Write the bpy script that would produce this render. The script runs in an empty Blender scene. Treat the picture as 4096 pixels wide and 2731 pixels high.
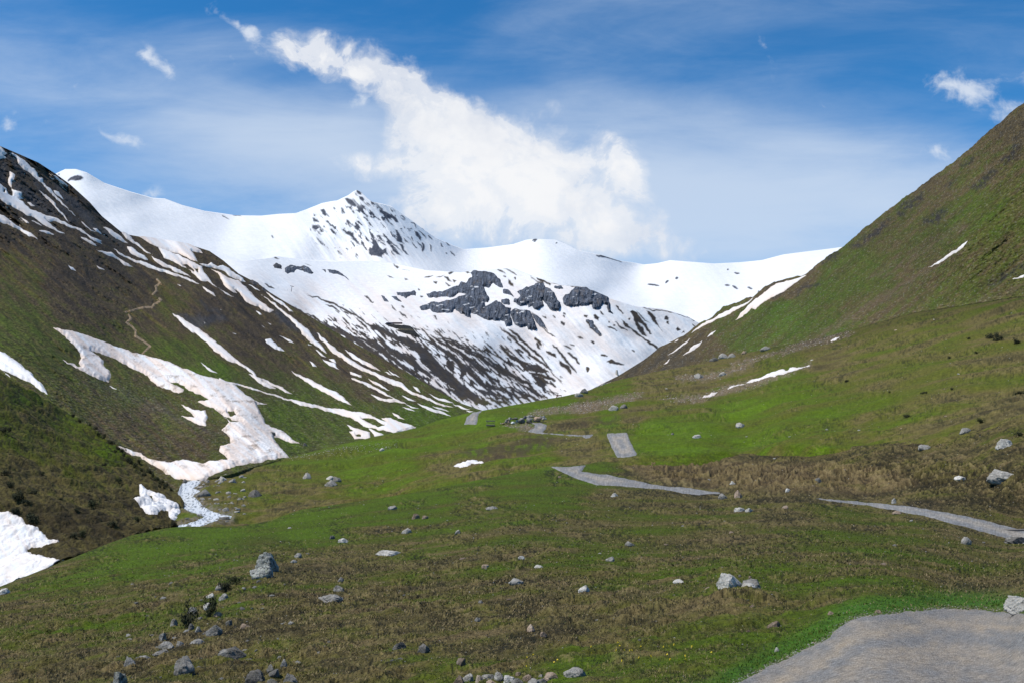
import bpy, math, random
import numpy as np
from mathutils import Vector
S = bpy.context.scene
COL = S.collection
rng = np.random.default_rng(7)
random.seed(7)
# ---------------------------------------------------------------- camera model (render pixels, 1024 x 682)
FPX = 995.6; CX = 512.0; CY = 341.0; PITCH = math.atan((413.6-341)/FPX); CAMZ = 1.7
cP, sP = math.cos(PITCH), math.sin(PITCH)
def unproj(u, v, d):
    x = (u-CX)/FPX*d; y = (CY-v)/FPX*d
    return np.stack([x, d*cP - y*sP, d*sP + y*cP + CAMZ], -1)
# zoom windows used while measuring the photo: origin and source pixels per window pixel
ZN = dict(D=(0,0,1.74149), A=(0,560,.34438), B=(700,900,.34438), C=(900,1350,.42517), G=(1300,1250,.5102), E=(2300,1150,.28694),
          P=(1200,740,.29762), K=(1500,1040,.42517), Q=(0,500,.63781), R=(0,1300,.63781), T=(2000,800,.63781), U=(2900,400,.63787),
          V=(1700,1500,.42517), W=(600,1700,.42517), X=(2600,1300,.63605), Y=(1900,1600,.17007), S=(0,0,1.0))
def pts(z, s):
    if isinstance(s, str): a = np.array([[float(q) for q in p.split(',')] for p in s.split()])
    else: a = np.array(s, float)
    o = ZN[z]; return (np.array([o[0], o[1]]) + a*o[2])/4.0
# ---------------------------------------------------------------- noise
_perm = rng.permutation(4096)
_ang = rng.random(4096)*2*np.pi
_gx, _gy = np.cos(_ang), np.sin(_ang)
def perlin(x, y, seed=0):
    xi = np.floor(x).astype(np.int64); yi = np.floor(y).astype(np.int64)
    fx = x-xi; fy = y-yi
    def g(ix, iy):
        h = _perm[(_perm[(ix+seed*131) & 4095] + iy) & 4095]
        return h
    ux = fx*fx*fx*(fx*(fx*6-15)+10); uy = fy*fy*fy*(fy*(fy*6-15)+10)
    h = g(xi, yi);     n00 = _gx[h]*fx + _gy[h]*fy
    h = g(xi+1, yi);   n10 = _gx[h]*(fx-1) + _gy[h]*fy
    h = g(xi, yi+1);   n01 = _gx[h]*fx + _gy[h]*(fy-1)
    h = g(xi+1, yi+1); n11 = _gx[h]*(fx-1) + _gy[h]*(fy-1)
    a = n00+ux*(n10-n00); b = n01+ux*(n11-n01)
    return (a+uy*(b-a))*1.45
def fbm(x, y, o=4, seed=0, gain=.5, foot=None):
    s = 0; a = 1.0; t = 0; f = 1.0
    for i in range(o):
        n = perlin(x*f+i*17.3, y*f-i*9.1, seed+i)
        w = a if foot is None else a*np.clip(1.6-2.4*foot*f, 0, 1)
        s = s+w*n; t += a; a *= gain; f *= 2.03
    return s/t*1.3
def billow(x, y, o=3, seed=0, foot=None):
    s = 0; a = 1.0; t = 0; f = 1.0
    for i in range(o):
        n = np.abs(perlin(x*f+i*7.7, y*f+i*3.1, seed+i))*2-.5
        w = a if foot is None else a*np.clip(1.6-2.4*foot*f, 0, 1)
        s = s+w*n; t += a; a *= .45; f *= 2.1
    return s/t
def sstep(a, b, x):
    t = np.clip((x-a)/(b-a), 0, 1); return t*t*(3-2*t)
# ---------------------------------------------------------------- signed distance (positive inside), pixel units
def sd_poly(u, v, P):
    P = np.asarray(P); Qn = np.roll(P, -1, 0)
    d2 = np.full(u.shape, 1e12); ins = np.zeros(u.shape, bool)
    for (ax, ay), (bx, by) in zip(P, Qn):
        ex, ey = bx-ax, by-ay; L = ex*ex+ey*ey+1e-9
        t = np.clip(((u-ax)*ex+(v-ay)*ey)/L, 0, 1)
        dx = u-ax-t*ex; dy = v-ay-t*ey
        d2 = np.minimum(d2, dx*dx+dy*dy)
        if ay != by:
            c = ((ay > v) != (by > v)) & (u < ex*(v-ay)/ey+ax)
            ins ^= c
    d = np.sqrt(d2); return np.where(ins, d, -d)
def sd_stroke(u, v, P, w, taper=True):
    P = np.asarray(P); n = len(P)-1
    seg = np.hypot(*(P[1:]-P[:-1]).T); cum = np.concatenate([[0], np.cumsum(seg)]); T = cum[-1]+1e-9
    best = np.full(u.shape, -1e6)
    for i in range(n):
        ax, ay = P[i]; bx, by = P[i+1]; ex, ey = bx-ax, by-ay; L = ex*ex+ey*ey+1e-9
        t = np.clip(((u-ax)*ex+(v-ay)*ey)/L, 0, 1)
        d = np.hypot(u-ax-t*ex, v-ay-t*ey)
        s = (cum[i]+t*seg[i])/T
        ww = w*np.sqrt(np.clip(4*s*(1-s), 0, 1)) if taper else w
        best = np.maximum(best, ww/2-d)
    return best
def sd_items(u, v, items, pad=12):
    """items: ('p', P) polygon | ('h', P) hole | ('s', P, w) tapered stroke | ('l', P, w) even stroke"""
    out = np.full(u.shape, -50.0)
    for it in items:
        P = it[1]; w = it[2] if len(it) > 2 else 0
        m = (u > P[:, 0].min()-pad-w) & (u < P[:, 0].max()+pad+w) & (v > P[:, 1].min()-pad-w) & (v < P[:, 1].max()+pad+w)
        if not m.any(): continue
        if it[0] in 'ph': s = sd_poly(u[m], v[m], P)
        else: s = sd_stroke(u[m], v[m], P, w, it[0] == 's')
        if it[0] == 'h': out[m] = np.minimum(out[m], -s)
        else: out[m] = np.maximum(out[m], s)
    return out
def tps_fit(C, val):
    C = np.asarray(C)/300.0; n = len(C)
    r2 = ((C[:, None]-C[None])**2).sum(-1)
    K = .5*r2*np.log(r2+1e-9)+np.eye(n)*1e-4
    M = np.zeros((n+3, n+3)); M[:n, :n] = K; M[:n, n] = 1; M[:n, n+1:] = C; M[n, :n] = 1; M[n+1:, :n] = C.T
    return C, np.linalg.solve(M, np.concatenate([val, np.zeros(3)]))
def tps_eval(F, u, v):
    C, w = F; n = len(C); u = u/300.0; v = v/300.0; s = w[n]+w[n+1]*u+w[n+2]*v
    for i in range(n):
        r2 = (u-C[i, 0])**2+(v-C[i, 1])**2
        s = s+w[i]*.5*r2*np.log(r2+1e-9)
    return s
def idw(z, pl, u, v, sig=28.0):
    a = np.array(pl, float); P = pts(z, a[:, :2]); g = a[:, 2]
    W = np.full(u.shape, 1e-9); Sg = np.full(u.shape, .5e-9)
    for (px, py), gg in zip(P, g):
        w = 1.0/(((u-px)**2+((v-py)*1.6)**2)/sig**2+.05)**2
        W += w; Sg += w*gg
    return Sg/W
def ramp(g, stops):
    xs = [s[0] for s in stops]; c = np.array([s[1] for s in stops])
    return np.stack([np.interp(g, xs, c[:, k]) for k in range(3)], -1)
def mix(a, b, t):
    t = np.asarray(t)[..., None]; return a*(1-t)+np.asarray(b)*t
# ---------------------------------------------------------------- mesh helpers
def mesh_np(name, V, F, col=None, smooth=True, mat=None, parent=None):
    me = bpy.data.meshes.new(name)
    V = np.ascontiguousarray(V, np.float32); F = np.ascontiguousarray(F, np.int32)
    k = F.shape[1]
    me.vertices.add(len(V)); me.vertices.foreach_set('co', V.ravel())
    me.loops.add(F.size); me.loops.foreach_set('vertex_index', F.ravel())
    me.polygons.add(len(F)); me.polygons.foreach_set('loop_start', np.arange(0, F.size, k, dtype=np.int32))
    me.polygons.foreach_set('loop_total', np.full(len(F), k, np.int32))
    me.update(calc_edges=True)
    me.polygons.foreach_set('use_smooth', np.full(len(F), smooth))
    if col is not None:
        c = np.ones((len(V), 4), np.float32); c[:, :3] = col
        at = me.color_attributes.new('col', 'FLOAT_COLOR', 'POINT'); at.data.foreach_set('color', c.ravel())
    me.validate()
    o = bpy.data.objects.new(name, me); COL.objects.link(o)
    if mat: me.materials.append(mat)
    if parent is not None: o.parent = parent
    return o
def tag(o, label=None, cat=None, group=None, kind=None):
    if label: o['label'] = label
    if cat: o['category'] = cat
    if group: o['group'] = group
    if kind: o['kind'] = kind
    return o
def grid_faces(nr, nc, keep=None):
    i = np.arange(nr*nc).reshape(nr, nc)
    F = np.stack([i[:-1, :-1], i[:-1, 1:], i[1:, 1:], i[1:, :-1]], -1)
    if keep is not None: return F[keep]
    return F.reshape(-1, 4)
class Layer:
    """one piece of terrain: a sheet from its foot (vbot) to its crest line (vtop) seen from the valley, plus a skirt and a back slope"""
    def __init__(s, name, crest, foot, depth, du=.8, u0=None, u1=None, back=.05, backdrop=.03, minrows=6):
        s.name = name
        s.cr = crest; s.fo = foot
        u0 = crest[0, 0] if u0 is None else u0; u1 = crest[-1, 0] if u1 is None else u1
        us = np.arange(u0, u1+du, du)
        vt = np.interp(us, crest[:, 0], crest[:, 1]); vb = np.interp(us, foot[:, 0], foot[:, 1])
        vb = np.maximum(vb, vt+2)
        nr = max(minrows, int((vb-vt).max()/du))
        t = np.linspace(0, 1, nr)[:, None]
        s.U = np.repeat(us[None], nr, 0); s.V = vb[None]*(1-t)+vt[None]*t
        s.fit = depth
        s.D = np.exp(tps_eval(depth, s.U, s.V))
        s.back, s.backdrop = back, backdrop
        s.dz = np.zeros_like(s.U)
        s.nr, s.nc = s.U.shape
    def solve(s):
        s.P = unproj(s.U, s.V, s.D); s.P[..., 2] += s.dz
        return s
    def build(s, name, mat, col, label, cat=None, kind='structure'):
        P = s.P; d = s.D[-1][:, None]
        rows = [P]; c = [col]
        for k in (.15, .6, 1.5, 3, 6):          # back slope behind the crest
            q = P[-1].copy(); q[:, 1] += d[:, 0]*s.back*k; q[:, 2] -= d[:, 0]*(s.backdrop*k**1.2)
            rows.append(q[None]); c.append(col[-1:][:])
        q = P[0].copy(); q[:, 2] -= s.D[0]*.05+.3; q[:, 1] -= s.D[0]*.004
        rows.insert(0, q[None]); c.insert(0, col[:1])
        PP = np.concatenate(rows, 0); CC = np.concatenate(c, 0)
        nr, nc = PP.shape[:2]
        o = mesh_np(name, PP.reshape(-1, 3), grid_faces(nr, nc), CC.reshape(-1, 3), True, mat)
        tag(o, label, cat, kind=kind); return o
    def at(s, u, v):
        j = np.clip((u-s.U[0, 0])/(s.U[0, 1]-s.U[0, 0]), 0, s.nc-1.001); j0 = int(j)
        vt = s.V[-1, j0]; vb = s.V[0, j0]
        i = np.clip((vb-v)/(vb-vt)*(s.nr-1), 0, s.nr-1.001); i0 = int(i); fj = j-j0; fi = i-i0
        P = s.P
        p = (P[i0, j0]*(1-fi)+P[i0+1, j0]*fi)*(1-fj)+(P[i0, j0+1]*(1-fi)+P[i0+1, j0+1]*fi)*fj
        return p, float(s.D[i0, j0])
    def sheet(s, name, sd, mat, colf, cap=1.2, k=1.0, sink=1.5, push=None, up=1.0, maxlift=1e9, parent=None, deep=2.5):
        """a skin that rises out of the terrain where sd > 0 and dives under it where sd < 0"""
        m = sd > -deep
        if not m.any(): return None
        ii, jj = np.where(m)
        a, b, c_, d_ = max(ii.min()-1, 0), min(ii.max()+2, s.nr), max(jj.min()-1, 0), min(jj.max()+2, s.nc)
        sl = (slice(a, b), slice(c_, d_))
        sdd = sd[sl]; P = s.P[sl].copy(); px = s.D[sl]/FPX
        lift = np.clip(sdd*k, -sink, cap)
        lift = np.where(lift > 0, np.minimum(lift*px, maxlift), np.maximum(lift*px, -maxlift*3))
        P[..., 2] += lift*up
        if push is not None:
            pv = push(s.U[sl], s.V[sl], sdd)*px
            cam = np.array([0, 0, CAMZ]); r = P-cam; L = np.linalg.norm(r, axis=-1, keepdims=True)
            P -= r/L*pv[..., None]
        keep = m[sl]; kf = keep[:-1, :-1] | keep[1:, :-1] | keep[:-1, 1:] | keep[1:, 1:]
        F = grid_faces(*sdd.shape, keep=kf)
        if len(F) == 0: return None
        used, inv = np.unique(F, return_inverse=True)
        colr = colf(s.U[sl], s.V[sl], sdd, P)
        return mesh_np(name, P.reshape(-1, 3)[used], inv.reshape(F.shape), colr.reshape(-1, 3)[used], True, mat, parent)
# ---------------------------------------------------------------- materials
def new_mat(name):
    m = bpy.data.materials.new(name); m.use_nodes = True; nt = m.node_tree; nt.nodes.clear()
    out = nt.nodes.new('ShaderNodeOutputMaterial'); b = nt.nodes.new('ShaderNodeBsdfPrincipled')
    nt.links.new(b.outputs[0], out.inputs[0]); return m, nt, b
def vcol_mat(name, scale, contrast=.5, bump=.6, bdist=1.0, rough=.95, spec=.15, scale2=None, sss=0, detail=6):
    """vertex colour broken up by noise, with a bump of the same size"""
    m, nt, b = new_mat(name); N = nt.nodes; L = nt.links
    a = N.new('ShaderNodeAttribute'); a.attribute_name = 'col'
    tc = N.new('ShaderNodeTexCoord')
    n1 = N.new('ShaderNodeTexNoise'); n1.inputs['Scale'].default_value = scale; n1.inputs['Detail'].default_value = detail; n1.inputs['Roughness'].default_value = .62
    L.new(tc.outputs['Object'], n1.inputs['Vector'])
    mr = N.new('ShaderNodeMapRange'); mr.inputs[1].default_value = .3; mr.inputs[2].default_value = .7
    mr.inputs[3].default_value = 1-contrast; mr.inputs[4].default_value = 1+contrast
    L.new(n1.outputs['Fac'], mr.inputs[0])
    mx = N.new('ShaderNodeVectorMath'); mx.operation = 'MULTIPLY'
    L.new(a.outputs['Color'], mx.inputs[0]); L.new(mr.outputs[0], mx.inputs[1])
    L.new(mx.outputs[0], b.inputs['Base Color'])
    bp = N.new('ShaderNodeBump'); bp.inputs['Strength'].default_value = bump; bp.inputs['Distance'].default_value = bdist
    n2 = N.new('ShaderNodeTexNoise'); n2.inputs['Scale'].default_value = scale2 or scale*1.7; n2.inputs['Detail'].default_value = 5
    L.new(tc.outputs['Object'], n2.inputs['Vector'])
    L.new(n2.outputs['Fac'], bp.inputs['Height']); L.new(bp.outputs[0], b.inputs['Normal'])
    b.inputs['Roughness'].default_value = rough; b.inputs['Specular IOR Level'].default_value = spec
    return m
def plain_mat(name, c, rough=.7, spec=.3, metal=0, var=.2, scale=4):
    m, nt, b = new_mat(name); N = nt.nodes; L = nt.links
    tc = N.new('ShaderNodeTexCoord'); n = N.new('ShaderNodeTexNoise'); n.inputs['Scale'].default_value = scale; n.inputs['Detail'].default_value = 5
    L.new(tc.outputs['Object'], n.inputs['Vector'])
    cr = N.new('ShaderNodeMix'); cr.data_type = 'RGBA'
    cr.inputs[6].default_value = (*[q*(1-var) for q in c], 1); cr.inputs[7].default_value = (*[min(1, q*(1+var)) for q in c], 1)
    L.new(n.outputs['Fac'], cr.inputs[0]); L.new(cr.outputs[2], b.inputs['Base Color'])
    b.inputs['Roughness'].default_value = rough; b.inputs['Specular IOR Level'].default_value = spec; b.inputs['Metallic'].default_value = metal
    return m
# ================================================================ SNOW PATCHES: outlines measured from the photo
SN = []
def snow(l, label, z, *polys, **kw): SN.append((l, label, z, polys, kw))
L_, S_, M_, R_ = 'L', 'S', 'M', 'R'
gl = 'snow patches lying on the left mountainside'
snow(L_, 'small white snow corner at the very top left edge of the mountainside', 'A', "-40,70 0,75 25,80 50,120 85,160 40,180 70,205 0,225 -40,230", group=gl)
snow(L_, 'long snow gully running from the summit skyline down the dark rocks on the left', 'A', "100,145 150,150 220,190 300,245 350,300 400,330 440,380 455,425 495,440 505,490 540,530 600,580 640,640 700,700 760,745 800,800 870,870 930,940 1000,990 1060,1040 1120,1080 1060,1055 960,980 900,900 840,850 780,790 730,745 660,690 620,650 560,590 510,530 490,490 430,455 380,410 330,370 270,330 215,270 190,210 150,170", group=gl)
snow(L_, 'short snow spur beside the middle of the long summit gully', 'A', "625,585 680,605 715,650 740,700 700,670 640,630", group=gl)
snow(L_, 'thin curved snow streak below the dark crags left of the long gully', 'A', "440,560 500,610 560,660 610,700 650,730 645,760 690,810 740,870 805,955 760,920 700,850 650,790 620,750 560,700 500,630", group=gl)
snow(L_, 'snow strip just under the left skyline where the far dome appears', 'A', "590,410 640,420 700,455 760,485 805,525 770,530 700,490 640,465", group=gl)
snow(L_, 'large forked snowfield sweeping from the left edge under the dark crags', 'A', "115,360 180,400 150,480 130,560 210,580 265,600 260,660 290,690 230,690 300,750 350,800 420,830 500,860 600,890 690,930 780,960 860,1000 930,1035 1000,1090 1100,1140 1190,1170 1160,1180 1195,1210 1100,1180 1020,1120 960,1080 900,1040 820,1010 760,980 650,950 560,940 520,915 600,990 680,1050 760,1080 700,1080 620,1040 530,1000 460,950 400,900 320,880 230,820 150,780 80,745 0,680 -60,640 -60,480 0,500 30,540 75,560 100,630 140,650 150,600 130,560 100,510 115,430", holes=("40,568 62,575 60,605 42,600",), group=gl)
snow(L_, 'pinkish ragged snow band at the left edge below the large forked snowfield', 'A', "-60,830 0,860 60,880 120,940 200,990 280,1040 360,1080 430,1130 445,1150 380,1120 340,1120 280,1080 220,1040 120,990 0,950 -60,930", pink=.8, group=gl)
snow(L_, 'thin white snow sliver between the forked snowfield and the pinkish band, left one', 'A', "225,893 290,925 355,972 300,962", group=gl)
snow(L_, 'very thin broken snow line under the forked snowfield, right of the first sliver', 'A', "355,925 430,958 510,1000 440,982", group=gl)
snow(L_, 'lowest thin snow sliver under the fork of the large snowfield', 'A', "445,1043 560,1063 650,1105 540,1092", group=gl)
snow(L_, 'narrow snow strip below the lower end of the forked snowfield', 'A', "935,1118 1010,1148 1080,1183 1125,1224 1050,1202 980,1160", group=gl)
snow(L_, 'ragged snow strip above the pair of tiny snow spots on the left mountainside', 'A', "1115,1263 1200,1290 1300,1310 1370,1370 1430,1400 1500,1440 1550,1472 1430,1447 1380,1397 1290,1362 1220,1322", group=gl)
snow(L_, 'slanting snow patch on grey scree below the left ridge', 'A', "1195,1000 1260,1030 1340,1080 1420,1130 1500,1197 1430,1182 1350,1147 1270,1092", group=gl)
snow(L_, 'snow wedge hugging the left ridge line in front of the far snowfields', 'A', "1300,938 1400,1020 1470,1070 1600,1200 1700,1290 1800,1335 1700,1305 1560,1200 1480,1140 1430,1090", group=gl)
snow(L_, 'spotted snow patch with dark holes just above the long pale snow ramp', 'A', "1470,1233 1530,1243 1600,1300 1680,1340 1715,1397 1660,1387 1590,1350 1550,1330 1500,1300", group=gl)
snow(L_, 'long pale snow ramp descending right below the spotted patch', 'A', "1300,1258 1400,1310 1500,1358 1600,1400 1700,1422 1800,1460 1900,1500 2000,1540 2140,1600 2040,1590 1900,1535 1800,1502 1700,1472 1600,1432 1500,1382 1400,1332", group=gl)
snow(L_, 'snow strip running down along the dark rib right of the spotted patch', 'A', "1750,1338 1850,1390 1950,1450 2050,1480 2130,1540 2230,1600 2090,1545 1980,1492 1900,1462 1800,1402", group=gl)
snow(L_, 'tiny white snow spot on brown heath, left one of the pair', 'A', "780,1445 850,1488 888,1523 828,1498", group=gl)
snow(L_, 'tiny white snow spot on brown heath, right one of the pair', 'A', "1115,1452 1180,1478 1228,1508 1158,1492", group=gl)
snow(L_, 'small snow spot just right of the large snowfield under the crags', 'A', "312,713 370,738 418,778 350,757", group=gl)
snow(L_, 'small broken snow spot at the foot of the long summit gully', 'A', "1070,1018 1120,1018 1150,1060 1178,1098 1108,1062", group=gl)
snow(L_, 'broad pink tinted snowfield filling the saddle behind the left ridge', 'B', "-600,20 -420,60 -200,130 0,170 190,222 300,282 318,325 200,298 240,370 260,425 180,405 100,355 0,318 -150,272 -290,212 -420,140 -560,50", pink=.75, warp=.6, group=gl)
snow(L_, 'fringed snow apron under the small dark summit on the left ridge', 'B', "260,420 300,440 380,450 420,430 500,480 560,470 620,500 700,560 750,590 830,655 760,650 700,622 560,532 440,492 330,470", group=gl)
snow(L_, 'long pink snow tongue with dark islands running down from the saddle', 'B', "-200,250 -60,300 0,325 60,350 200,432 320,472 330,520 380,600 440,680 560,760 692,840 600,802 500,722 400,672 300,642 230,582 120,502 0,432 -120,380", holes=("85,450 130,455 215,520 215,545 140,515","225,500 270,505 275,555 250,540"), pink=.6, group=gl)
snow(L_, 'wide pink stained snow patch ending above the blue grey bluff', 'B', "390,495 500,540 620,600 750,650 830,720 880,780 960,860 1040,920 1140,985 1100,1020 1040,990 900,930 830,880 760,800 690,740 720,800 640,760 560,690 530,600 500,560", pink=.95, group=gl)
snow(L_, 'small snow wedge left of the long pink snow tongue', 'B', "-40,470 0,490 60,520 120,582 60,562 0,540 -40,520", group=gl)
snow(L_, 'thin snow streak parallel below the long pink snow tongue', 'B', "-120,520 0,563 100,600 200,638 300,690 200,662 100,622 0,582 -100,550", group=gl)
snow(L_, 'short white snow streak below the middle of the left ridge', 'B', "310,706 380,738 440,778 482,827 420,797 350,752", group=gl)
snow(L_, 'very long snow streak passing right of the blue grey bluff', 'B', "965,783 1060,848 1150,900 1200,958 1280,1010 1380,1080 1480,1160 1560,1220 1600,1290 1640,1340 1700,1400 1770,1475 1700,1452 1640,1402 1560,1332 1490,1272 1440,1202 1400,1152 1340,1092 1260,1032 1180,972 1120,902 1040,842", pink=.6, group=gl)
snow(L_, 'slim snow line right above the very long streak near the ridge', 'B', "1060,768 1150,828 1240,880 1300,950 1385,1022 1330,1002 1250,932 1150,862 1090,812", group=gl)
snow(L_, 'longest snow streak reaching almost to the gravel road at the valley head', 'C', "858,-58 900,-20 960,40 1050,100 1120,160 1180,210 1260,250 1340,290 1440,330 1560,385 1640,410 1720,470 1820,520 1900,560 2000,600 2155,657 2050,639 1900,584 1800,537 1700,495 1600,447 1500,400 1400,352 1280,302 1180,252 1060,162 960,82 890,10", group=gl)
snow(L_, 'jagged snow streak just right of the longest one', 'C', "1120,103 1200,148 1260,190 1340,220 1400,260 1473,302 1380,282 1300,242 1200,202", group=gl)
snow(L_, 'small flat snow patch on the brown shoulder above the green hump', 'C', "1173,313 1230,330 1287,350 1285,372 1230,357 1180,337", group=gl)
snow(L_, 'branching snow streak right behind the rounded green hump', 'C', "1185,373 1260,398 1330,430 1420,470 1500,508 1570,558 1640,588 1712,622 1620,607 1520,592 1440,572 1375,518 1440,543 1530,575 1580,570 1520,542 1440,502 1350,462 1270,422 1200,397", group=gl)
snow(L_, 'straight thin snow line above the branching streak', 'C', "1333,383 1420,418 1500,458 1557,494 1470,467 1390,432", group=gl)
snow(L_, 'isolated white snow patch high on dark heath below the bluff', 'C', "380,15 430,8 480,60 520,80 560,124 490,107 430,77 390,52", pink=.1, group=gl)
snow(L_, 'snow streak lying left of the rounded green hump', 'C', "620,300 700,345 800,388 880,428 960,470 1050,508 1120,558 1180,618 1222,642 1150,612 1060,582 960,532 880,482 800,432 720,382 670,350", group=gl)
snow(L_, 'broad forked snow streak beside the bright green strip in the middle of the mountainside', 'C', "-499,-235 -390,-176 -268,-103 -139,-5 -60,60 20,120 120,212 200,270 240,290 310,360 400,400 480,440 560,480 645,524 560,507 470,462 400,422 350,402 430,440 482,484 400,462 300,402 220,340 270,350 190,290 100,240 16,205 -70,140 -150,70 -225,0 -265,-35 -300,-50 -250,5 -340,-85 -410,-140 -460,-185", group=gl)
snow(L_, 'long winding snow tongue with a brown island reaching the green valley floor', 'C', "0,390 100,420 220,455 320,480 400,510 500,540 600,570 700,590 800,610 900,640 1000,660 1100,670 1200,690 1300,700 1380,730 1450,760 1520,782 1480,745 1560,750 1640,790 1720,810 1803,838 1700,872 1620,894 1520,872 1420,852 1330,832 1250,790 1180,750 1080,720 980,690 880,660 780,640 700,630 620,590 520,560 420,530 350,500 250,480 150,450 50,430 0,420 -60,400 -60,370", holes=("1285,750 1400,758 1505,815 1440,832 1340,792",), group=gl)
snow(L_, 'ragged snow patch below the winding tongue at the edge of the valley floor', 'C', "1140,813 1220,845 1300,860 1360,880 1365,935 1220,948 1190,900 1175,875 1215,875", holes=("1235,905 1280,908 1278,925 1240,922",), group=gl)
snow(L_, 'narrow snow spit between the winding tongue and the ragged patch', 'C', "1345,838 1420,870 1480,900 1518,922 1470,932 1410,927 1380,882", group=gl)
snow(L_, 'huge pinkish dirty snow tongue spilling down the gully to the snow bridge over the stream', 'R', "330,15 450,35 570,75 700,120 850,175 950,200 1050,225 1150,265 1250,305 1320,325 1400,345 1480,375 1500,395 1540,430 1600,470 1680,498 1610,492 1640,560 1670,610 1750,650 1810,685 1890,747 1800,722 1720,692 1730,740 1760,770 1818,822 1700,837 1600,862 1500,872 1440,892 1370,922 1310,952 1290,975 1180,970 1090,955 1010,905 960,875 880,825 800,795 740,755 800,765 870,800 940,830 1000,850 1070,855 1140,843 1200,850 1260,860 1340,848 1430,840 1370,782 1375,750 1450,740 1440,690 1390,660 1440,600 1390,560 1340,520 1240,480 1310,460 1240,430 1165,388 1160,375 1100,358 1060,358 1160,402 1120,432 1060,402 980,372 940,330 900,300 850,280 780,240 720,210 640,175 570,158 620,190 650,220 650,250 690,290 690,320 680,355 600,330 530,290 460,250 382,213 450,235 510,260 495,240 515,210 500,180 470,130 430,90 380,50",
     holes=("1428,535 1470,528 1478,550 1440,568","1385,555 1450,585 1520,605 1450,600"), pink=.95, cap=2.2, dirt=.85, lump=.35, warp=1.0)
snow(L_, 'crescent snow patch on the gully floor left of the huge pinkish tongue', 'R', "1125,492 1200,520 1290,533 1303,570 1290,600 1300,632 1220,612 1135,563 1220,575 1180,535", cap=2, group=gl)
snow(L_, 'white triangular snow patch at the left edge behind the near spur', 'R', "-60,130 0,163 60,188 120,238 190,288 220,330 260,360 302,434 250,407 190,352 130,332 60,302 0,267 -60,240", cap=2.2, pink=.2, lump=.5, group=gl)
snow(L_, 'short snow fleck under the rounded green hump', 'C', "1565,697 1640,733 1695,767 1620,752", group=gl)
for z, s in [('C', "1775,447 1810,463 1843,512 1808,497"), ('C', "1660,532 1730,558 1795,592 1720,577"), ('C', "1800,607 1880,638 1960,668 2050,698 2135,742 2060,722 1960,697 1880,662"), ('C', "1912,524 2000,558 2080,578 2155,612 2060,597 1980,567"),
             ('C', "2137,617 2230,648 2313,675 2220,667"), ('C', "2265,681 2343,692 2300,700"), ('C', "1667,646 1740,662 1798,682 1730,677"), ('C', "1686,618 1770,643 1832,664 1750,652"), ('C', "1947,638 2030,658 2113,692 2020,677"),
             ('C', "1532,303 1590,333 1643,367 1580,347"), ('C', "912,193 980,223 1040,240 1050,270 1080,292 1000,272 950,237"), ('C', "977,196 1030,198 1047,237 1010,227"), ('C', "792,215 830,238 874,275 820,264"), ('C', "847,105 900,133 958,175 900,162"),
             ('C', "557,-3 610,18 658,58 600,37"), ('C', "1497,312 1540,328 1573,347 1540,342"), ('B', "940,997 980,1005 1018,1040 985,1037"), ('B', "1200,1270 1290,1315 1392,1382 1300,1335"), ('B', "645,1230 725,1273 690,1265"), ('B', "312,1100 355,1135 345,1140"),
             ('B', "15,678 85,712 50,706"), ('B', "525,975 545,990 535,990"), ('B', "840,680 900,705 990,770 940,750"), ('B', "990,1152 1055,1193 1020,1180"), ('B', "1060,1120 1135,1168 1100,1155"), ('B', "1540,1362 1595,1390 1550,1380"), ('B', "1625,1440 1765,1525 1700,1495"),
             ('R', "1245,222 1310,262 1370,305 1310,280"), ('R', "675,372 745,402 700,390"), ('R', "1825,280 1900,335 1860,310")]:
    snow(L_, 'small leftover snow fleck scattered on the left mountainside between the large streaks', z, s, group='small snow flecks', pink=.25, warp=.6)
snow(S_, 'white snow patch on the brown spur just left of the stream', 'R', "870,1018 930,1048 1000,1083 1080,1120 1130,1165 1060,1160 1000,1165 940,1177 890,1132 830,1093 880,1093", holes=("925,1075 950,1085 975,1120 955,1105",), cap=2.2, pink=.3, lump=.12, dirt=.4)
snow(S_, 'small round snow lump hanging over the stream bank under the patch', 'R', "1058,1158 1120,1168 1148,1190 1130,1217 1090,1212 1060,1187", cap=2.6, pink=.3, lump=.12, dirt=.4)
snow(S_, 'big white avalanche snow patch at the left edge above the near meadow', 'R', "-80,1165 0,1178 60,1188 150,1223 250,1263 320,1308 372,1330 300,1347 200,1357 168,1370 220,1410 300,1450 388,1487 300,1535 200,1590 100,1650 -80,1720", cap=2.2, pink=.5, lump=.12, dirt=.4)
snow(M_, 'small lone snow patch in the middle of the green meadow', 'V', "268,850 330,820 400,793 470,790 535,795 552,812 500,822 440,830 380,855 300,862", cap=1.6, pink=.3, lump=.5)
gr = 'snow strips on the right mountainside'
snow(M_, 'long broken snow strip lying in the brown band of the right meadow', 'X', "600,355 640,335 700,318 760,298 830,278 860,285 880,265 940,262 1025,248 960,270 900,290 840,310 760,330 680,345 620,358", cap=1.0, warp=.7)
snow(M_, 'middle piece of the broken snow strip on the right meadow', 'X', "488,400 520,380 580,362 600,362 560,380 520,392 490,402", cap=.9)
snow(M_, 'lowest piece of the broken snow strip on the right meadow', 'X', "305,455 340,435 380,420 438,410 400,428 350,442 315,456", cap=.9)
snow(M_, 'tiny snow remnant lying in the dark stream channel at right', 'X', "1130,95 1170,78 1198,72 1170,90 1140,98", cap=.8)
snow(R_, 'straight white snow streak high on the right mountainside', 'U', "1270,1055 1340,1005 1420,955 1490,900 1530,882 1500,915 1430,968 1350,1015", group=gr)
snow(R_, 'snow streak cut by the right edge of the picture', 'U', "1795,1125 1840,1102 1875,1088 1960,1060 1960,1085 1875,1103", group=gr)
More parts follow.
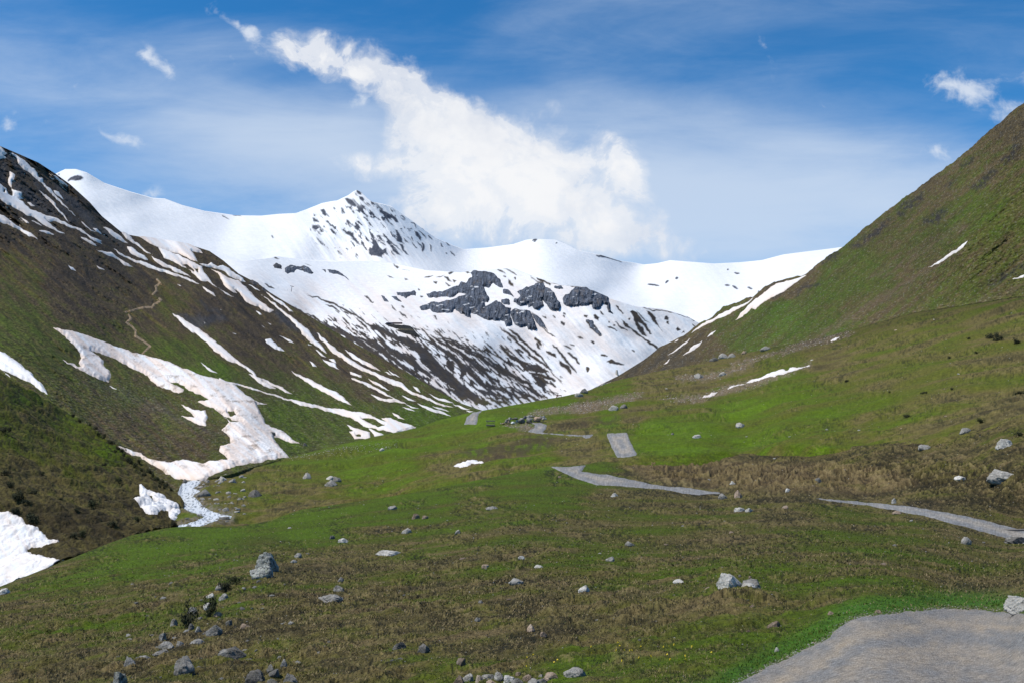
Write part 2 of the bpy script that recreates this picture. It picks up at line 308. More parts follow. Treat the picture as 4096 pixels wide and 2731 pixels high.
snow(R_, 'widest snow patch on the shoulder of the right ridge, with a pink stain', 'T', "1485,742 1520,700 1560,655 1620,610 1680,560 1740,525 1800,505 1870,490 1925,468 1880,500 1820,540 1760,580 1700,610 1640,650 1600,690 1580,680 1540,715 1500,740 1472,752", pink=.7, group=gr)
snow(R_, 'long snow strip left of the widest patch along the right ridge', 'T', "1195,835 1250,785 1300,755 1350,735 1400,700 1450,680 1520,650 1600,605 1540,655 1480,690 1420,720 1370,745 1320,765 1260,795", group=gr)
snow(R_, 'thin snow line low on the dark nose of the right ridge', 'T', "1050,975 1090,940 1140,905 1205,858 1160,902 1110,935 1070,962", group=gr)
snow(R_, 'pointed snow strip above the green bench at the foot of the right ridge', 'T', "1140,972 1180,940 1210,915 1270,880 1250,910 1200,945", group=gr)
snow(R_, 'small snow dash above the pointed strip', 'T', "1295,868 1320,840 1358,813 1340,840", group=gr)
snow(R_, 'short snow dash on the lower nose of the right ridge', 'T', "1018,1028 1040,1012 1070,995 1045,1018", group=gr)
snow(R_, 'tiny snow dash near the skyline of the right nose', 'T', "1090,892 1105,880 1125,872 1108,885", group=gr)
snow(R_, 'white snow wedge where the right ridge meets the green crest', 'T', "578,1180 620,1160 680,1140 705,1132 670,1155 620,1172", group=gr)
snow(R_, 'narrow snow sliver beside the wedge at the end of the right ridge', 'T', "705,1152 735,1135 730,1142", group=gr)
# ================================================================ TERRAIN
def dfit(s):
    a = np.array([[float(q) for q in p.split(',')] for p in s.split()])
    return tps_fit(pts('D', a[:, :2]), np.log(a[:, 2]))
CR_N = pts('D', "-260,1460 0,1345 140,1290 240,1250 300,1228 380,1211 430,1207 500,1208 560,1206 625,1193 690,1169 808,1152 900,1138 1000,1120 1100,1100 1180,1085 1265,1069 1340,1066 1420,1049 1500,1046 1700,1040 2000,1020 2352,965 2620,910")
FT_N = pts('D', "-260,1660 2620,1660")
DN = dfit("2352,1568,4.5 1800,1568,6 1200,1568,8 600,1568,11 0,1568,14 2352,1400,8 2000,1402,9.5 1800,1440,10.5 2600,1568,4 2600,1400,7 "
          "2352,1230,45 2000,1160,60 1650,1130,74 1400,1090,90 1270,1070,100 1690,1340,17 2330,1385,11 2100,1300,22 1200,1400,17 1200,1300,27 1200,1200,46 1200,1120,75 "
          "600,1450,17 600,1300,33 600,1220,60 0,1400,30 0,1345,42 300,1228,62 300,1400,25 808,1152,80 1000,1122,84 1700,1040,112 2000,1020,92 2352,965,78 2352,1100,58 1420,1049,112 -260,1460,30 2600,1230,38 2600,950,70 1650,1230,38 2000,1240,33")
N_ = Layer('N', CR_N, FT_N, DN, du=.75, back=.06, backdrop=.035)
CR_M = pts('D', "330,1215 395,1205 400,1150 418,1108 470,1098 520,1090 560,1078 590,1068 660,1050 760,1025 860,1001 960,982 1000,966 1066,949 1110,941 1200,925 1290,909 1340,899 1400,877 1460,862 1560,842 1640,826 1700,812 1800,792 1900,772 2000,745 2100,718 2352,680 2620,640")
FT_M = pts('D', "330,1330 400,1320 560,1300 800,1230 1000,1170 1265,1110 1500,1085 1700,1075 2000,1060 2352,1010 2620,950")
DM = dfit("395,1208,100 530,1185,104 440,1150,117 450,1100,150 700,1090,150 620,1060,178 660,1050,190 900,1050,165 900,1140,115 1000,1130,100 1085,958,230 960,985,232 1200,1000,170 "
          "1300,1060,112 1430,1030,122 1430,995,150 1240,980,190 1150,960,215 1290,912,290 1400,878,380 1560,842,450 1700,812,480 1600,960,170 1800,900,190 1700,1040,112 2000,1020,92 2352,965,78 "
          "2000,900,150 2352,800,165 2100,800,225 1900,775,400 2352,680,280 2620,640,250 2620,900,80 800,1200,95 400,1300,90 1085,973,215 1180,955,225")
M_ = Layer('M', CR_M, FT_M, DM, du=.8, back=.05, backdrop=.03)
CR_S = pts('D', "-260,690 0,845 60,885 110,915 161,951 215,990 264,1017 330,1070 385,1120 414,1146 428,1200 440,1240")
FT_S = pts('D', "-260,1560 0,1400 140,1340 300,1280 430,1250 440,1248")
DS = dfit("0,1345,75 0,1180,88 0,1000,112 0,845,155 161,951,165 264,1017,150 385,1120,126 414,1150,118 140,1290,76 300,1228,88 400,1205,100 -260,690,220 -260,1400,75 200,1150,98 150,1060,115 430,1240,98")
S_ = Layer('S', CR_S, FT_S, DS, du=.8, back=.06, backdrop=.05)
CR_L = pts('D', "-260,120 -60,300 0,335 40,352 88,373 125,397 161,423 205,463 234,496 278,532 291,538 336,546 402,556 439,563 481,576 513,598 548,628 596,653 620,671 649,689 699,718 758,754 804,782 857,810 930,850 1000,893 1060,925 1110,942 1135,950")
FT_L = pts('D', "-260,880 0,915 100,970 264,1060 330,1100 400,1135 440,1125 480,1115 560,1095 640,1072 760,1045 860,1020 960,1000 1060,975 1135,962")
DL = dfit("0,335,1100 125,397,1250 278,535,1300 440,563,1500 549,628,1400 699,718,1200 804,782,1080 930,850,850 1060,925,600 1120,945,500 0,600,620 0,800,290 160,760,420 300,760,600 400,900,340 600,880,480 0,900,230 110,915,225 "
          "161,951,215 264,1017,192 385,1090,165 450,1095,152 600,1040,190 560,950,270 700,1010,250 900,980,300 1000,960,400 -260,120,950 -260,880,250 700,850,700 850,900,560 450,700,900 640,760,950 200,560,950")
L_ = Layer('L', CR_L, FT_L, DL, du=.75, back=.08, backdrop=.05)
CR_P = pts('D', "300,560 350,560 420,575 480,592 560,598 620,592 640,588 700,596 760,600 850,598 900,603 980,620 1060,625 1110,618 1180,616 1230,636 1290,655 1340,658 1370,672 1400,685 1460,703 1520,709 1580,727 1605,741 1650,775 1720,830")
FT_P = pts('D', "300,640 480,660 560,700 700,790 857,880 1000,950 1110,975 1250,960 1400,920 1500,880 1720,850")
DP = dfit("350,560,2300 640,590,2500 900,603,2900 1110,618,2350 1290,655,2150 1400,685,2120 1580,727,2250 1605,742,2250 1180,760,1850 900,750,1600 671,670,1900 700,745,1580 1100,940,1080 1250,920,1450 1000,940,1000 1400,885,1600 "
          "800,800,1330 857,830,1200 1500,830,1850 480,640,1750 1300,770,1850 1720,830,2000 1180,850,1600 560,650,1700 900,680,2050")
P_ = Layer('P', CR_P, FT_P, DP, du=.7, back=.05, backdrop=.02)
CR_F = pts('D', "60,470 110,410 129,398 150,388 175,388 200,396 240,420 300,440 350,454 380,456 420,471 470,484 540,494 600,495 640,491 680,489 700,482 740,466 760,462 775,460 785,455 800,448 812,439 820,436 830,441 845,456 855,463 880,468 900,474 930,495 965,520 1000,545 1040,563 1065,572 1120,568 1180,560 1210,550 1230,548 1280,551 1305,562 1330,575 1380,585 1420,598 1450,602 1480,607 1510,604 1540,597 1590,601 1640,605 1700,602 1750,597 1800,584 1830,580 1880,574 1935,567 2000,560 2100,556")
FT_F = pts('D', "60,640 1000,680 1300,720 1500,760 1700,790 2100,790")
DF = dfit("129,400,3600 200,396,3700 350,454,4000 540,494,4300 740,466,4200 820,436,4200 930,495,4300 1065,572,4900 1230,548,4700 1480,607,5000 1540,597,4900 1750,597,4800 1935,567,4500 "
          "300,600,2700 600,620,3100 820,600,3350 1000,630,3300 1300,680,3300 1600,740,3300 1800,640,4000 550,560,3600 1300,620,4000 2100,600,4200 400,500,3700 820,520,3800")
F_ = Layer('F', CR_F, FT_F, DF, du=.75, back=.05, backdrop=.03)
CR_R = pts('D', "1340,900 1357,893 1419,862 1478,826 1515,796 1570,771 1606,741 1636,727 1661,705 1731,679 1771,650 1852,628 1892,596 1905,585 1925,575 1936,566 1942,560 1953,553 1990,520 2030,489 2070,460 2110,431 2150,400 2180,380 2240,330 2290,285 2352,235 2620,20")
_x = np.arange(CR_R[0, 0], CR_R[-1, 0], .8); CR_R = np.stack([_x, np.interp(_x, CR_R[:, 0], CR_R[:, 1])+(fbm(_x/14, _x*0, 4, 7)*2.6+np.abs(perlin(_x/4, _x*0+3, 9))*-1.2)*sstep(620, 720, _x)], 1)
FT_R = pts('D', "1340,910 1400,900 1460,884 1560,864 1640,848 1700,834 1800,812 1900,794 2000,768 2100,742 2352,706 2620,665")
DR = dfit("2352,235,450 2110,431,620 1942,560,820 1852,628,920 1731,679,1000 1606,741,1080 1478,826,880 1400,872,600 1560,842,460 1700,812,480 1800,792,455 1900,775,405 2100,718,362 2200,704,350 2352,680,335 2352,450,395 2000,650,560 1700,750,760 "
          "2620,20,400 2620,640,290 1350,898,420 1600,790,760 2200,550,400 1850,700,620")
R_ = Layer('R', CR_R, FT_R, DR, du=.75, back=.08, backdrop=.04)
LAY = dict(N=N_, M=M_, S=S_, L=L_, P=P_, F=F_, R=R_)
for k_, l in LAY.items():
    i = ord(k_)
    l.wu = fbm(l.U/15, l.V/15, 2, i)*1.5+fbm(l.U/4.2, l.V/4.2, 2, i+5)*.8
    l.wv = fbm(l.U/15, l.V/15, 2, i+9)*1.5+fbm(l.U/4.2, l.V/4.2, 2, i+14)*.8
def tuck(l, cr, span=10, amt=.08):
    v = np.interp(l.U[0], cr[:, 0], cr[:, 1], left=9999, right=9999)
    l.D = l.D*(1+amt*np.clip((l.V-v[None])/span, 0, 2)); l.solve()
def sdl(l, items, w=1.0):
    return sd_items(l.U+l.wu*w, l.V+l.wv*w, items)
exec_items = lambda spec: [(('p', pts(z, s)) if k == 'p' else ('h', pts(z, s)) if k == 'h' else (k, pts(z, s), wd*ZN[z][2]/4)) for k, z, s, wd in spec]
def PG(z, *ss): return [('p', z, s, 0) for s in ss]
def HG(z, *ss): return [('h', z, s, 0) for s in ss]
def ST(z, w, *ss): return [('s', z, s, w) for s in ss]
def LN(z, w, *ss): return [('l', z, s, w) for s in ss]
# ---------------- roads
def smooth_poly(P, n=6):
    P = np.asarray(P); out = []
    for i in range(len(P)):
        a, b, c, d = P[i-1], P[i], P[(i+1) % len(P)], P[(i+2) % len(P)]
        for t in np.arange(n)/n: out.append(.5*(2*b+(c-a)*t+(2*a-5*b+4*c-d)*t*t+(3*b-a-3*c+d)*t**3))
    return np.array(out)
road_near = [('p', smooth_poly(pts('D', "1600,1640 1650,1600 1697,1568 1748,1539 1796,1516 1851,1489 1898,1464 1931,1436 1968,1419 2041,1408 2110,1401 2200,1397 2352,1408 2520,1425 2700,1460 2720,1700 2200,1800")))]
road_far = exec_items(PG('D', "1264,1070 1300,1071 1345,1067 1336,1081 1400,1090 1450,1100 1500,1111 1600,1122 1662,1131 1600,1135 1520,1123 1400,1113 1370,1112 1320,1096 1285,1081",
                              "1862,1141 1960,1149 2100,1163 2224,1184 2352,1217 2620,1280 2620,1330 2352,1247 2250,1217 2120,1183 2000,1160 1900,1149"))
road_mid = exec_items(PG('D', "1394,994 1440,992 1447,1010 1464,1041 1460,1046 1418,1049 1405,1025 1398,1010", "1334,999 1362,997 1355,1003 1345,1006",
                              "1212,990 1226,980 1228,974 1215,970 1190,968 1240,969 1256,974 1255,984 1247,991 1300,996 1362,998 1335,1001 1280,998 1230,994",
                              "1066,974 1072,955 1085,945 1111,940 1100,950 1095,974"))
N_.rn = sd_items(N_.U, N_.V, road_near, pad=60); N_.rf = sd_items(N_.U, N_.V, road_far)
M_.rd = sd_items(M_.U, M_.V, road_mid)
stream_it = exec_items(PG('R', "1180,955 1280,955 1240,990 1200,1010 1250,1030 1200,1060 1250,1090 1260,1110 1300,1140 1350,1160 1400,1175 1450,1180 1440,1192 1380,1195 1320,1215 1250,1235 1180,1262 1100,1280 1105,1262 1120,1240 1190,1225 1280,1190 1270,1170 1200,1155 1150,1130 1160,1110 1120,1090 1130,1060 1110,1030 1065,1015 1110,1000 1170,985"))
M_.st = sdl(M_, stream_it, .5)
# ---------------- relief of the ground near the camera (world-space hummocks)
def footp(l):
    dr = np.linalg.norm(np.diff(l.P[..., :2], axis=0), axis=-1); dr = np.concatenate([dr, dr[-1:]], 0)
    dc = np.linalg.norm(np.diff(l.P[..., :2], axis=1), axis=-1); dc = np.concatenate([dc, dc[:, -1:]], 1)
    return np.maximum(dr, dc)*1.25
def G_of(l, pl, n1, n2, seed, sig=28):
    X, Y = l.P[..., 0], l.P[..., 1]; foot = l.ft
    g = idw('D', pl, l.U, l.V, sig)
    return g+fbm(X/n1, Y/n1, 3, seed, foot=foot/n1)*.50+fbm(X/n2, Y/n2, 4, seed+3, foot=foot/n2)*.46
GN = [(300,1260,.85),(500,1240,.95),(700,1190,1.),(900,1160,.95),(1000,1150,.85),(150,1330,.65),(600,1340,.55),(300,1400,.55),(100,1450,.38),(200,1540,.25),(400,1540,.3),(500,1500,.3),(700,1400,.35),(650,1330,.3),(850,1320,.35),
      (900,1250,.45),(1000,1200,.65),(1100,1130,.75),(1200,1100,.85),(1300,1120,.75),(1400,1150,.5),(1500,1200,.5),(1700,1200,.45),(1200,1250,.5),(1000,1330,.42),(1200,1380,.25),(1000,1430,.22),(1200,1450,.35),(1400,1400,.5),
      (1500,1330,.5),(1700,1400,.62),(1900,1300,.7),(2000,1260,.75),(2200,1300,.5),(2250,1370,.25),(1900,1380,.6),(1600,1470,.66),(1400,1530,.68),(1000,1540,.65),(700,1530,.35),(1800,1450,.72),(2000,1400,.68),(2000,1220,.5),
      (1600,1100,.15),(1800,1110,.2),(2100,1130,.2),(2300,1130,.2),(1500,1065,.2),(1700,1060,.2),(2000,1060,.25),(2300,1000,.3),(1350,1085,.85),(1150,1350,.3),(1100,1300,.55),(1690,1375,.7),(1590,1350,.62),(1800,1330,.7),(1690,1300,.6)]
GM = [(700,1120,.6),(900,1060,.8),(1000,1100,.65),(1100,1020,.85),(1060,1062,.35),(1000,1066,.35),(1130,1035,.35),(1250,1030,.7),(1000,1000,.9),(1150,950,.9),(1300,930,.85),(1400,920,.65),(1350,935,.32),(1400,962,.8),(1330,975,.3),
      (1450,955,.3),(1500,985,.9),(1700,940,.95),(1600,1020,1.),(1900,960,.8),(1800,870,.85),(1500,890,.32),(1600,870,.35),(1900,830,.35),(1700,885,.5),(2100,880,.55),(2200,950,.4),(2300,850,.45),(2000,800,.45),(1800,838,.6),
      (1400,893,.7),(560,1120,.5),(700,1150,.4),(900,1120,.7),(620,1180,.45),(1700,840,.35),(2000,980,.6),(2300,960,.2),(2100,1010,.35),(1640,1040,.8),(500,1110,.3),(480,1180,.25),(1290,1015,.4),(700,1040,.75),(820,1030,.9)]
tuck(M_, CR_N); tuck(S_, CR_N); tuck(L_, CR_M); tuck(L_, CR_S, 12, .05); tuck(R_, CR_M, 5, .10)
for l in (N_, M_, S_): l.solve(); l.ft = footp(l)
N_.G = G_of(N_, GN, 5, .8, 40); M_.G = G_of(M_, GM, 14, 2.5, 60)
X, Y = N_.P[..., 0], N_.P[..., 1]; ft = N_.ft
tus = np.exp(-((N_.V-pts('D', "1700,1095")[0, 1])/14)**2)*sstep(0, 40, N_.U-pts('D', '1440,0')[0, 0])   # tussock bank above the road
flat = np.clip((N_.G-.8)/.25, 0, 1)*.75
hm = (billow(X/1.0+5, Y/1.1, 3, 3, foot=ft/1.05)*.15+billow(X/.42, Y/.50, 3, 8, foot=ft/.46)*.15+billow(X/.17, Y/.2, 2, 18, foot=ft/.19)*.045+fbm(X/5, Y/5, 3, 21)*.09)
hm = hm*.62*(.55+.7*sstep(-.3, .4, fbm(X/4, Y/4, 2, 23)))
def tuft(l, sx, sy, seed):      # tussocks that keep showing with distance: they grow coarser further away, as cattle-trodden turf does
    wx = fbm(l.U/18, l.V/9, 2, seed+3)*1.3
    return billow(l.U/sx+wx, l.V/sy+wx, 3, seed)
N_.tf = tuft(N_, 9.5, 4.6, 130)*.6+tuft(N_, 4.0, 2.2, 140)*.5
N_.tm = sstep(-.35, .35, fbm(N_.U/45, N_.V/16, 3, 150)+(.62-np.clip(N_.G, 0, 1))*.9+.9*tus)
rd = np.maximum(N_.rn, N_.rf); keepoff = np.clip(-rd/10, 0, 1)
N_.dz = (hm*(1-flat)+tus*.45*(billow(X/2.2, Y/2.2, 2, 5)+.35))*keepoff*np.clip(N_.D/14, .35, 1)
crN = np.clip((N_.V-N_.V[-1:])/8, .15, 1); N_.dz *= crN
N_.dz += N_.tf*N_.D/FPX*(1.9+2.2*tus)*(.18+.82*N_.tm)*keepoff*crN
N_.hm = hm*(1-flat)*keepoff
X, Y = M_.P[..., 0], M_.P[..., 1]; ft = M_.ft
M_.dz = (fbm(X/16, Y/16, 3, 4)*.9+billow(X/3.2, Y/3.2, 3, 15, foot=ft/3.2)*.35*(1-np.clip((M_.G-.7)/.3, 0, 1)*.6))*np.clip(-np.maximum(M_.rd, M_.st)/8, 0, 1)
M_.tf = tuft(M_, 8, 3.6, 160)*.6+tuft(M_, 3.4, 1.9, 170)*.5
M_.tm = sstep(-.3, .4, fbm(M_.U/50, M_.V/14, 3, 151)+(.6-np.clip(M_.G, 0, 1))*1.0)
M_.dz += M_.tf*M_.D/FPX*1.0*(.15+.85*M_.tm)*np.clip(-np.maximum(M_.rd, M_.st)/5, 0, 1)
M_.dz -= .5*sstep(-4, 3, M_.st)
M_.dz *= np.clip((M_.V-M_.V[-1:])/6, .1, 1)
X, Y = S_.P[..., 0], S_.P[..., 1]; ft = S_.ft
S_.tf = tuft(S_, 9, 5, 180)*.6+tuft(S_, 4, 2.4, 190)*.5
S_.dz = S_.tf*S_.D/FPX*1.3+fbm(X/18, Y/18, 3, 44)*1.0+billow(X/3., Y/3., 3, 25, foot=ft/3.)*.5
for l in (N_, M_, S_): l.solve()
# ---------------- relief of the mountain sides: ribs and gullies running down the fall line (depth changes along the line of sight)
def rot(l, deg, sx, sy):
    a = math.radians(deg); return (l.U*math.cos(a)+l.V*math.sin(a))/sx, (-l.U*math.sin(a)+l.V*math.cos(a))/sy
def rel(l, f): l.D = l.D*(1+f); l.solve()
SNSD = []
for (lk, label, z, polys, kw) in SN:
    l = LAY[lk]; SNSD.append((lk, label, sdl(l, exec_items(PG(z, *polys)+HG(z, *kw.get('holes', ()))), kw.get('warp', .8)), kw))
L_.sn = np.maximum.reduce([q[2] for q in SNSD if q[0] == 'L'])
a, b = rot(L_, 40, 150, 26); w = fbm(L_.U/60, L_.V/60, 2, 3)*.5
crk = np.clip((L_.V-L_.V[-1:])/6, .0, 1); ftk = np.clip((L_.V[:1]-L_.V)/25, .15, 1)
nosn = sstep(2, -2, L_.sn)*.93+.07
rel(L_, (fbm(a, b+w, 3, 11)*.040+(billow(*rot(L_, 40, 60, 9), 3, 12)*.016+billow(*rot(L_, 34, 14, 3.2), 3, 17)*.0055+fbm(L_.U/3, L_.V/3, 3, 13)*.0035)*nosn)*ftk)
a, b = rot(R_, -42, 190, 28)
rel(R_, (fbm(a, b, 3, 31)*.014+billow(*rot(R_, -42, 40, 7), 3, 32)*.0035+billow(*rot(R_, -36, 9, 3), 3, 37)*.0022+fbm(R_.U/3, R_.V/3, 3, 33)*.0018)*np.clip((R_.V[:1]-R_.V)/25, .1, 1)*np.interp(R_.U, [560, 800, 960], [1.8, 1.4, .55]))
a, b = rot(P_, 48, 120, 15)
rel(P_, (fbm(P_.U/70, P_.V/45, 2, 51)*.022+fbm(a, b, 4, 52)*.0045)*np.clip((P_.V-P_.V[-1:])/30, .1, 1))
pk = np.exp(-((P_.U*0)+0)); 
rel(F_, fbm(F_.U/85, F_.V/55, 2, 71)*.045+fbm(*rot(F_, 50, 40, 5), 4, 73)*.0009+fbm(*rot(F_, 55, 60, 9), 4, 72)*.006*sstep(260, 330, F_.U)*sstep(470, 420, F_.U))
# ================================================================ GROUND COLOUR (albedo) AND TERRAIN OBJECTS
RAMP = [(0, (.050, .039, .018)), (.18, (.086, .071, .028)), (.34, (.124, .104, .036)), (.5, (.098, .100, .018)), (.7, (.080, .104, .009)), (.9, (.076, .122, .005)), (1.1, (.086, .148, .005))]
SNOW = np.array((.75, .76, .775)); PINK = np.array((.73, .585, .49))
mat_near = vcol_mat('meadow_turf', 9, .48, 1.0, .08, scale2=20)
mat_mid = vcol_mat('far_turf', 1.6, .30, .7, .3, scale2=3)
mat_slope = vcol_mat('mountain_turf', .42, .55, 1.0, 3.0, scale2=.6)
mat_slope_r = vcol_mat('slope_turf', .60, .52, 1.0, 1.8, scale2=.9)
mat_mtn = vcol_mat('snowy_mountain', .045, .05, .5, 5, scale2=.06, rough=.8)
mat_far = vcol_mat('far_snow', .02, .03, .4, 8, scale2=.03, rough=.8)
def earth(l, G, dark=1.0):
    c = ramp(G, RAMP)*np.array((.95, .93, .86))
    n = fbm(l.U/2.2, l.V/1.6, 3, 91)
    return c*(1+.25*n)[..., None]*dark
# N
cN = earth(N_, N_.G)
X, Y = N_.P[..., 0], N_.P[..., 1]; ft = N_.ft
cN = mix(cN, (.040, .028, .018), sstep(-.12, -.3, N_.hm)*.6)            # darker brown in the hollows
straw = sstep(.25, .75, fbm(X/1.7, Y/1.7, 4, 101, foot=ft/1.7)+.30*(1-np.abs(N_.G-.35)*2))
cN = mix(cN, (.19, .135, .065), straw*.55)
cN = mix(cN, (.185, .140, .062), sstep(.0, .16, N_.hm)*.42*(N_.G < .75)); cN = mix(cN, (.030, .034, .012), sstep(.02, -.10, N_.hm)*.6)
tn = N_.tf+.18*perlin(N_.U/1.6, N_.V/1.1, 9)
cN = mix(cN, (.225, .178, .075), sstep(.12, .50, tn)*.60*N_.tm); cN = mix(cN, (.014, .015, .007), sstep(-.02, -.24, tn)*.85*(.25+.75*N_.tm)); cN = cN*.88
st2 = exec_items(PG('D', "1440,1070 1520,1060 1700,1062 1900,1070 2050,1085 2100,1110 2000,1130 1800,1128 1650,1120 1500,1100"))
cN = mix(cN, (.20, .140, .070), sstep(-6, 4, sdl(N_, st2, 2))*.6*(.5+.5*sstep(-.2, .3, fbm(X/1.2, Y/1.2, 3, 7, foot=ft/1.2))))
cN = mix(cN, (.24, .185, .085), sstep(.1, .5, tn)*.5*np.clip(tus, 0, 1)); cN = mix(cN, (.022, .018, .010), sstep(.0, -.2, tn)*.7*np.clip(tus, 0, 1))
verge = np.exp(-((N_.rn+9)/9)**2)*(N_.rn < 3)
cN = mix(cN, (.05, .14, .012), verge*.85)
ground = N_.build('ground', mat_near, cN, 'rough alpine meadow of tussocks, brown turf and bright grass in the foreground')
# M
cM = earth(M_, M_.G)
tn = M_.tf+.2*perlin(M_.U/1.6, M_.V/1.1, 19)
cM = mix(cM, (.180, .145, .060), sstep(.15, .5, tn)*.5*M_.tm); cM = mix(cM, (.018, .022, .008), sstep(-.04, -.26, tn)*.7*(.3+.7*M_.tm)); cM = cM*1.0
gravel_it = exec_items(PG('V', "980,360 1180,300 1330,300 1450,258 1600,250 1750,220 1900,180 2050,170 1900,250 1700,300 1500,345 1300,330 1150,350 1030,370")+PG('V', "740,450 850,450 960,455 1040,480 1030,520 960,520 860,490")
        +PG('D', "1600,912 1650,893 1740,868 1860,840 1800,862 1720,885 1650,905")+ST('T', 30, "1600,990 1750,960 1900,900 2050,870 2195,820", "1010,1250 1250,1240 1400,1190 1650,1130 1950,1030", "1100,1110 1300,1110 1500,1060 1620,990")+ST('D', 6, "1680,835 1760,815 1830,800 1960,765"))
gs = sdl(M_, gravel_it, 1.2); gsm = sstep(-3, 2.5, gs+fbm(M_.U/5, M_.V/3, 3, 5)*3)
cM = mix(cM, np.stack([.16+.10*fbm(M_.U/2, M_.V/1.4, 2, 4)]*3, -1)*np.array((1, .76, .52)), gsm*.8)
dk_it = exec_items(PG('V', "340,720 400,680 560,650 850,600 980,560 1200,570 1350,600 1200,680 900,760 650,800 450,790 360,770")+ST('V', 50, "1100,540 1300,500 1500,450 1800,400 2000,380")+ST('T', 16, "1650,985 1900,905 2195,815"))
dks = sdl(M_, dk_it, 2); dkm = sstep(-2, 4, dks)*sstep(-.35, .15, fbm(M_.U/7, M_.V/4, 4, 8))
cM = mix(cM, (.055, .040, .024), dkm*.75)
spk = sstep(.50, .58, perlin(M_.U/1.7, M_.V/1.2, 77))*sstep(.0, .5, fbm(M_.U/30, M_.V/14, 3, 78)+.12)
bank = sstep(-7, -1, M_.st)
cM = mix(cM, (.16, .145, .125), bank*.7*sstep(-.3, .2, fbm(M_.U/3, M_.V/2, 3, 5)))
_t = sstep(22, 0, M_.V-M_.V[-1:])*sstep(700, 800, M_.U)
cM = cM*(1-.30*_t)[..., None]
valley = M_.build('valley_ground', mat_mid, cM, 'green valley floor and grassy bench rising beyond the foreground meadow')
# S
GS = [(50,1000,.5),(100,950,.42),(200,1060,.35),(300,1090,.3),(200,1000,.55),(250,1035,.7),(50,1080,.3),(200,1180,.08),(100,1250,.03),(300,1180,.12),(380,1180,.2),(0,870,.45),(60,905,.7),(150,960,.65),(20,1150,.1)]
X, Y = S_.P[..., 0], S_.P[..., 1]; ft = S_.ft
S_.G = idw('D', GS, S_.U, S_.V)+fbm(X/12, Y/12, 3, 5)*.25+fbm(*rot(S_, 40, 14, 5), 4, 6)*.3
cS = earth(S_, S_.G+.06, .74); cS = mix(cS, (.018, .016, .010), sstep(0, -.25, S_.tf)*.7)
spur = S_.build('hillside_spur', mat_mid, cS, 'dark brown heather spur dropping to the stream on the left')
# L
GL = [(0,450,.0),(0,560,.1),(50,750,.58),(0,600,.35),(60,640,.4),(200,700,.2),(150,640,.12),(350,700,.22),(300,620,.12),(420,760,.3),(430,805,.62),(360,830,.42),(480,860,.85),(400,800,.65),(540,800,.22),(620,830,.3),(700,830,.28),(650,880,.5),
      (750,910,.6),(700,930,.72),(300,900,.5),(200,860,.45),(120,830,.55),(400,950,.4),(300,970,.3),(450,1040,.28),(750,965,.62),(850,900,.25),(850,960,.55),(950,950,.9),(1010,960,.9),(940,910,.45),(800,840,.25),(600,760,.15),
      (500,700,.08),(100,450,.02),(200,520,.04),(300,600,.1),(880,870,.3),(380,690,.4),(250,780,.4),(330,880,.45),(660,975,.75),(500,1060,.5),(820,940,.7),(1060,950,.6)]
a, b = rot(L_, 40, 26, 6)
L_.G = idw('D', GL, L_.U, L_.V, 24)+fbm(a, b, 4, 106)*.28+fbm(*rot(L_, 12, 9, 3), 3, 107)*.16
RL = [(0, (.036, .030, .026)), (.18, (.052, .040, .029)), (.34, (.078, .060, .033)), (.5, (.070, .068, .022)), (.7, (.064, .080, .016)), (.9, (.066, .100, .010)), (1.1, (.07, .12, .010))]
cL = ramp(L_.G+.09, RL)*np.array((1.04, 1.02, .95))*(1.05+.38*fbm(*rot(L_, 38, 5, 1.6), 4, 9)+.30*fbm(*rot(L_, 40, 60, 9), 3, 19)+.18*perlin(L_.U/1.3, L_.V/1.3, 3))[..., None]
slate_it = exec_items(PG('A', "0,260 60,280 110,400 90,520 0,500", "50,180 150,200 200,270 330,370 350,400 200,330 80,240", "370,450 460,470 520,560 480,590 420,530", "150,480 300,520 420,620 560,760 680,880 520,850 400,800 300,650 150,570", "640,720 720,760 760,800 900,960 800,930 700,800", "720,640 800,640 840,690 800,730 740,700", "560,440 700,500 760,600 900,700 1000,800 1080,900 1150,1000 1300,1150 1400,1200 1150,1090 950,900 780,740 650,560")
     +PG('B', "1110,1000 1160,970 1250,1020 1330,1080 1400,1140 1480,1250 1400,1230 1280,1170 1180,1100", "1590,1240 1640,1235 1690,1300 1620,1290", "0,1020 250,1200 600,1100 500,1000 300,900 500,1060"))
sl = sstep(-3, 3, sdl(L_, slate_it, 2.2)); rk = fbm(*rot(L_, 40, 7, 2.5), 4, 19)
cL = mix(cL, np.stack([.052+.022*rk, .052+.022*rk, .057+.025*rk], -1), sl*.85)
scree_it = exec_items(ST('A', 120, "900,840 1050,960 1250,1100 1400,1220 1500,1260")+ST('R', 70, "500,330 800,440 1000,520 1250,640 1420,700"))
cL = mix(cL, (.10, .095, .085), sstep(-2, 6, sdl(L_, scree_it, 3))*.55*sstep(-.3, .3, fbm(L_.U/1.6, L_.V/1.2, 3, 3)))
spk = sstep(.45, .52, perlin(L_.U/1.6, L_.V/1.3, 177))*sstep(350, 400, L_.V)
cL = mix(cL, (.24, .23, .21), spk*.35)
hillside = L_.build('mountainside', mat_slope, cL, 'steep brown and green mountainside on the left, streaked with old snow')
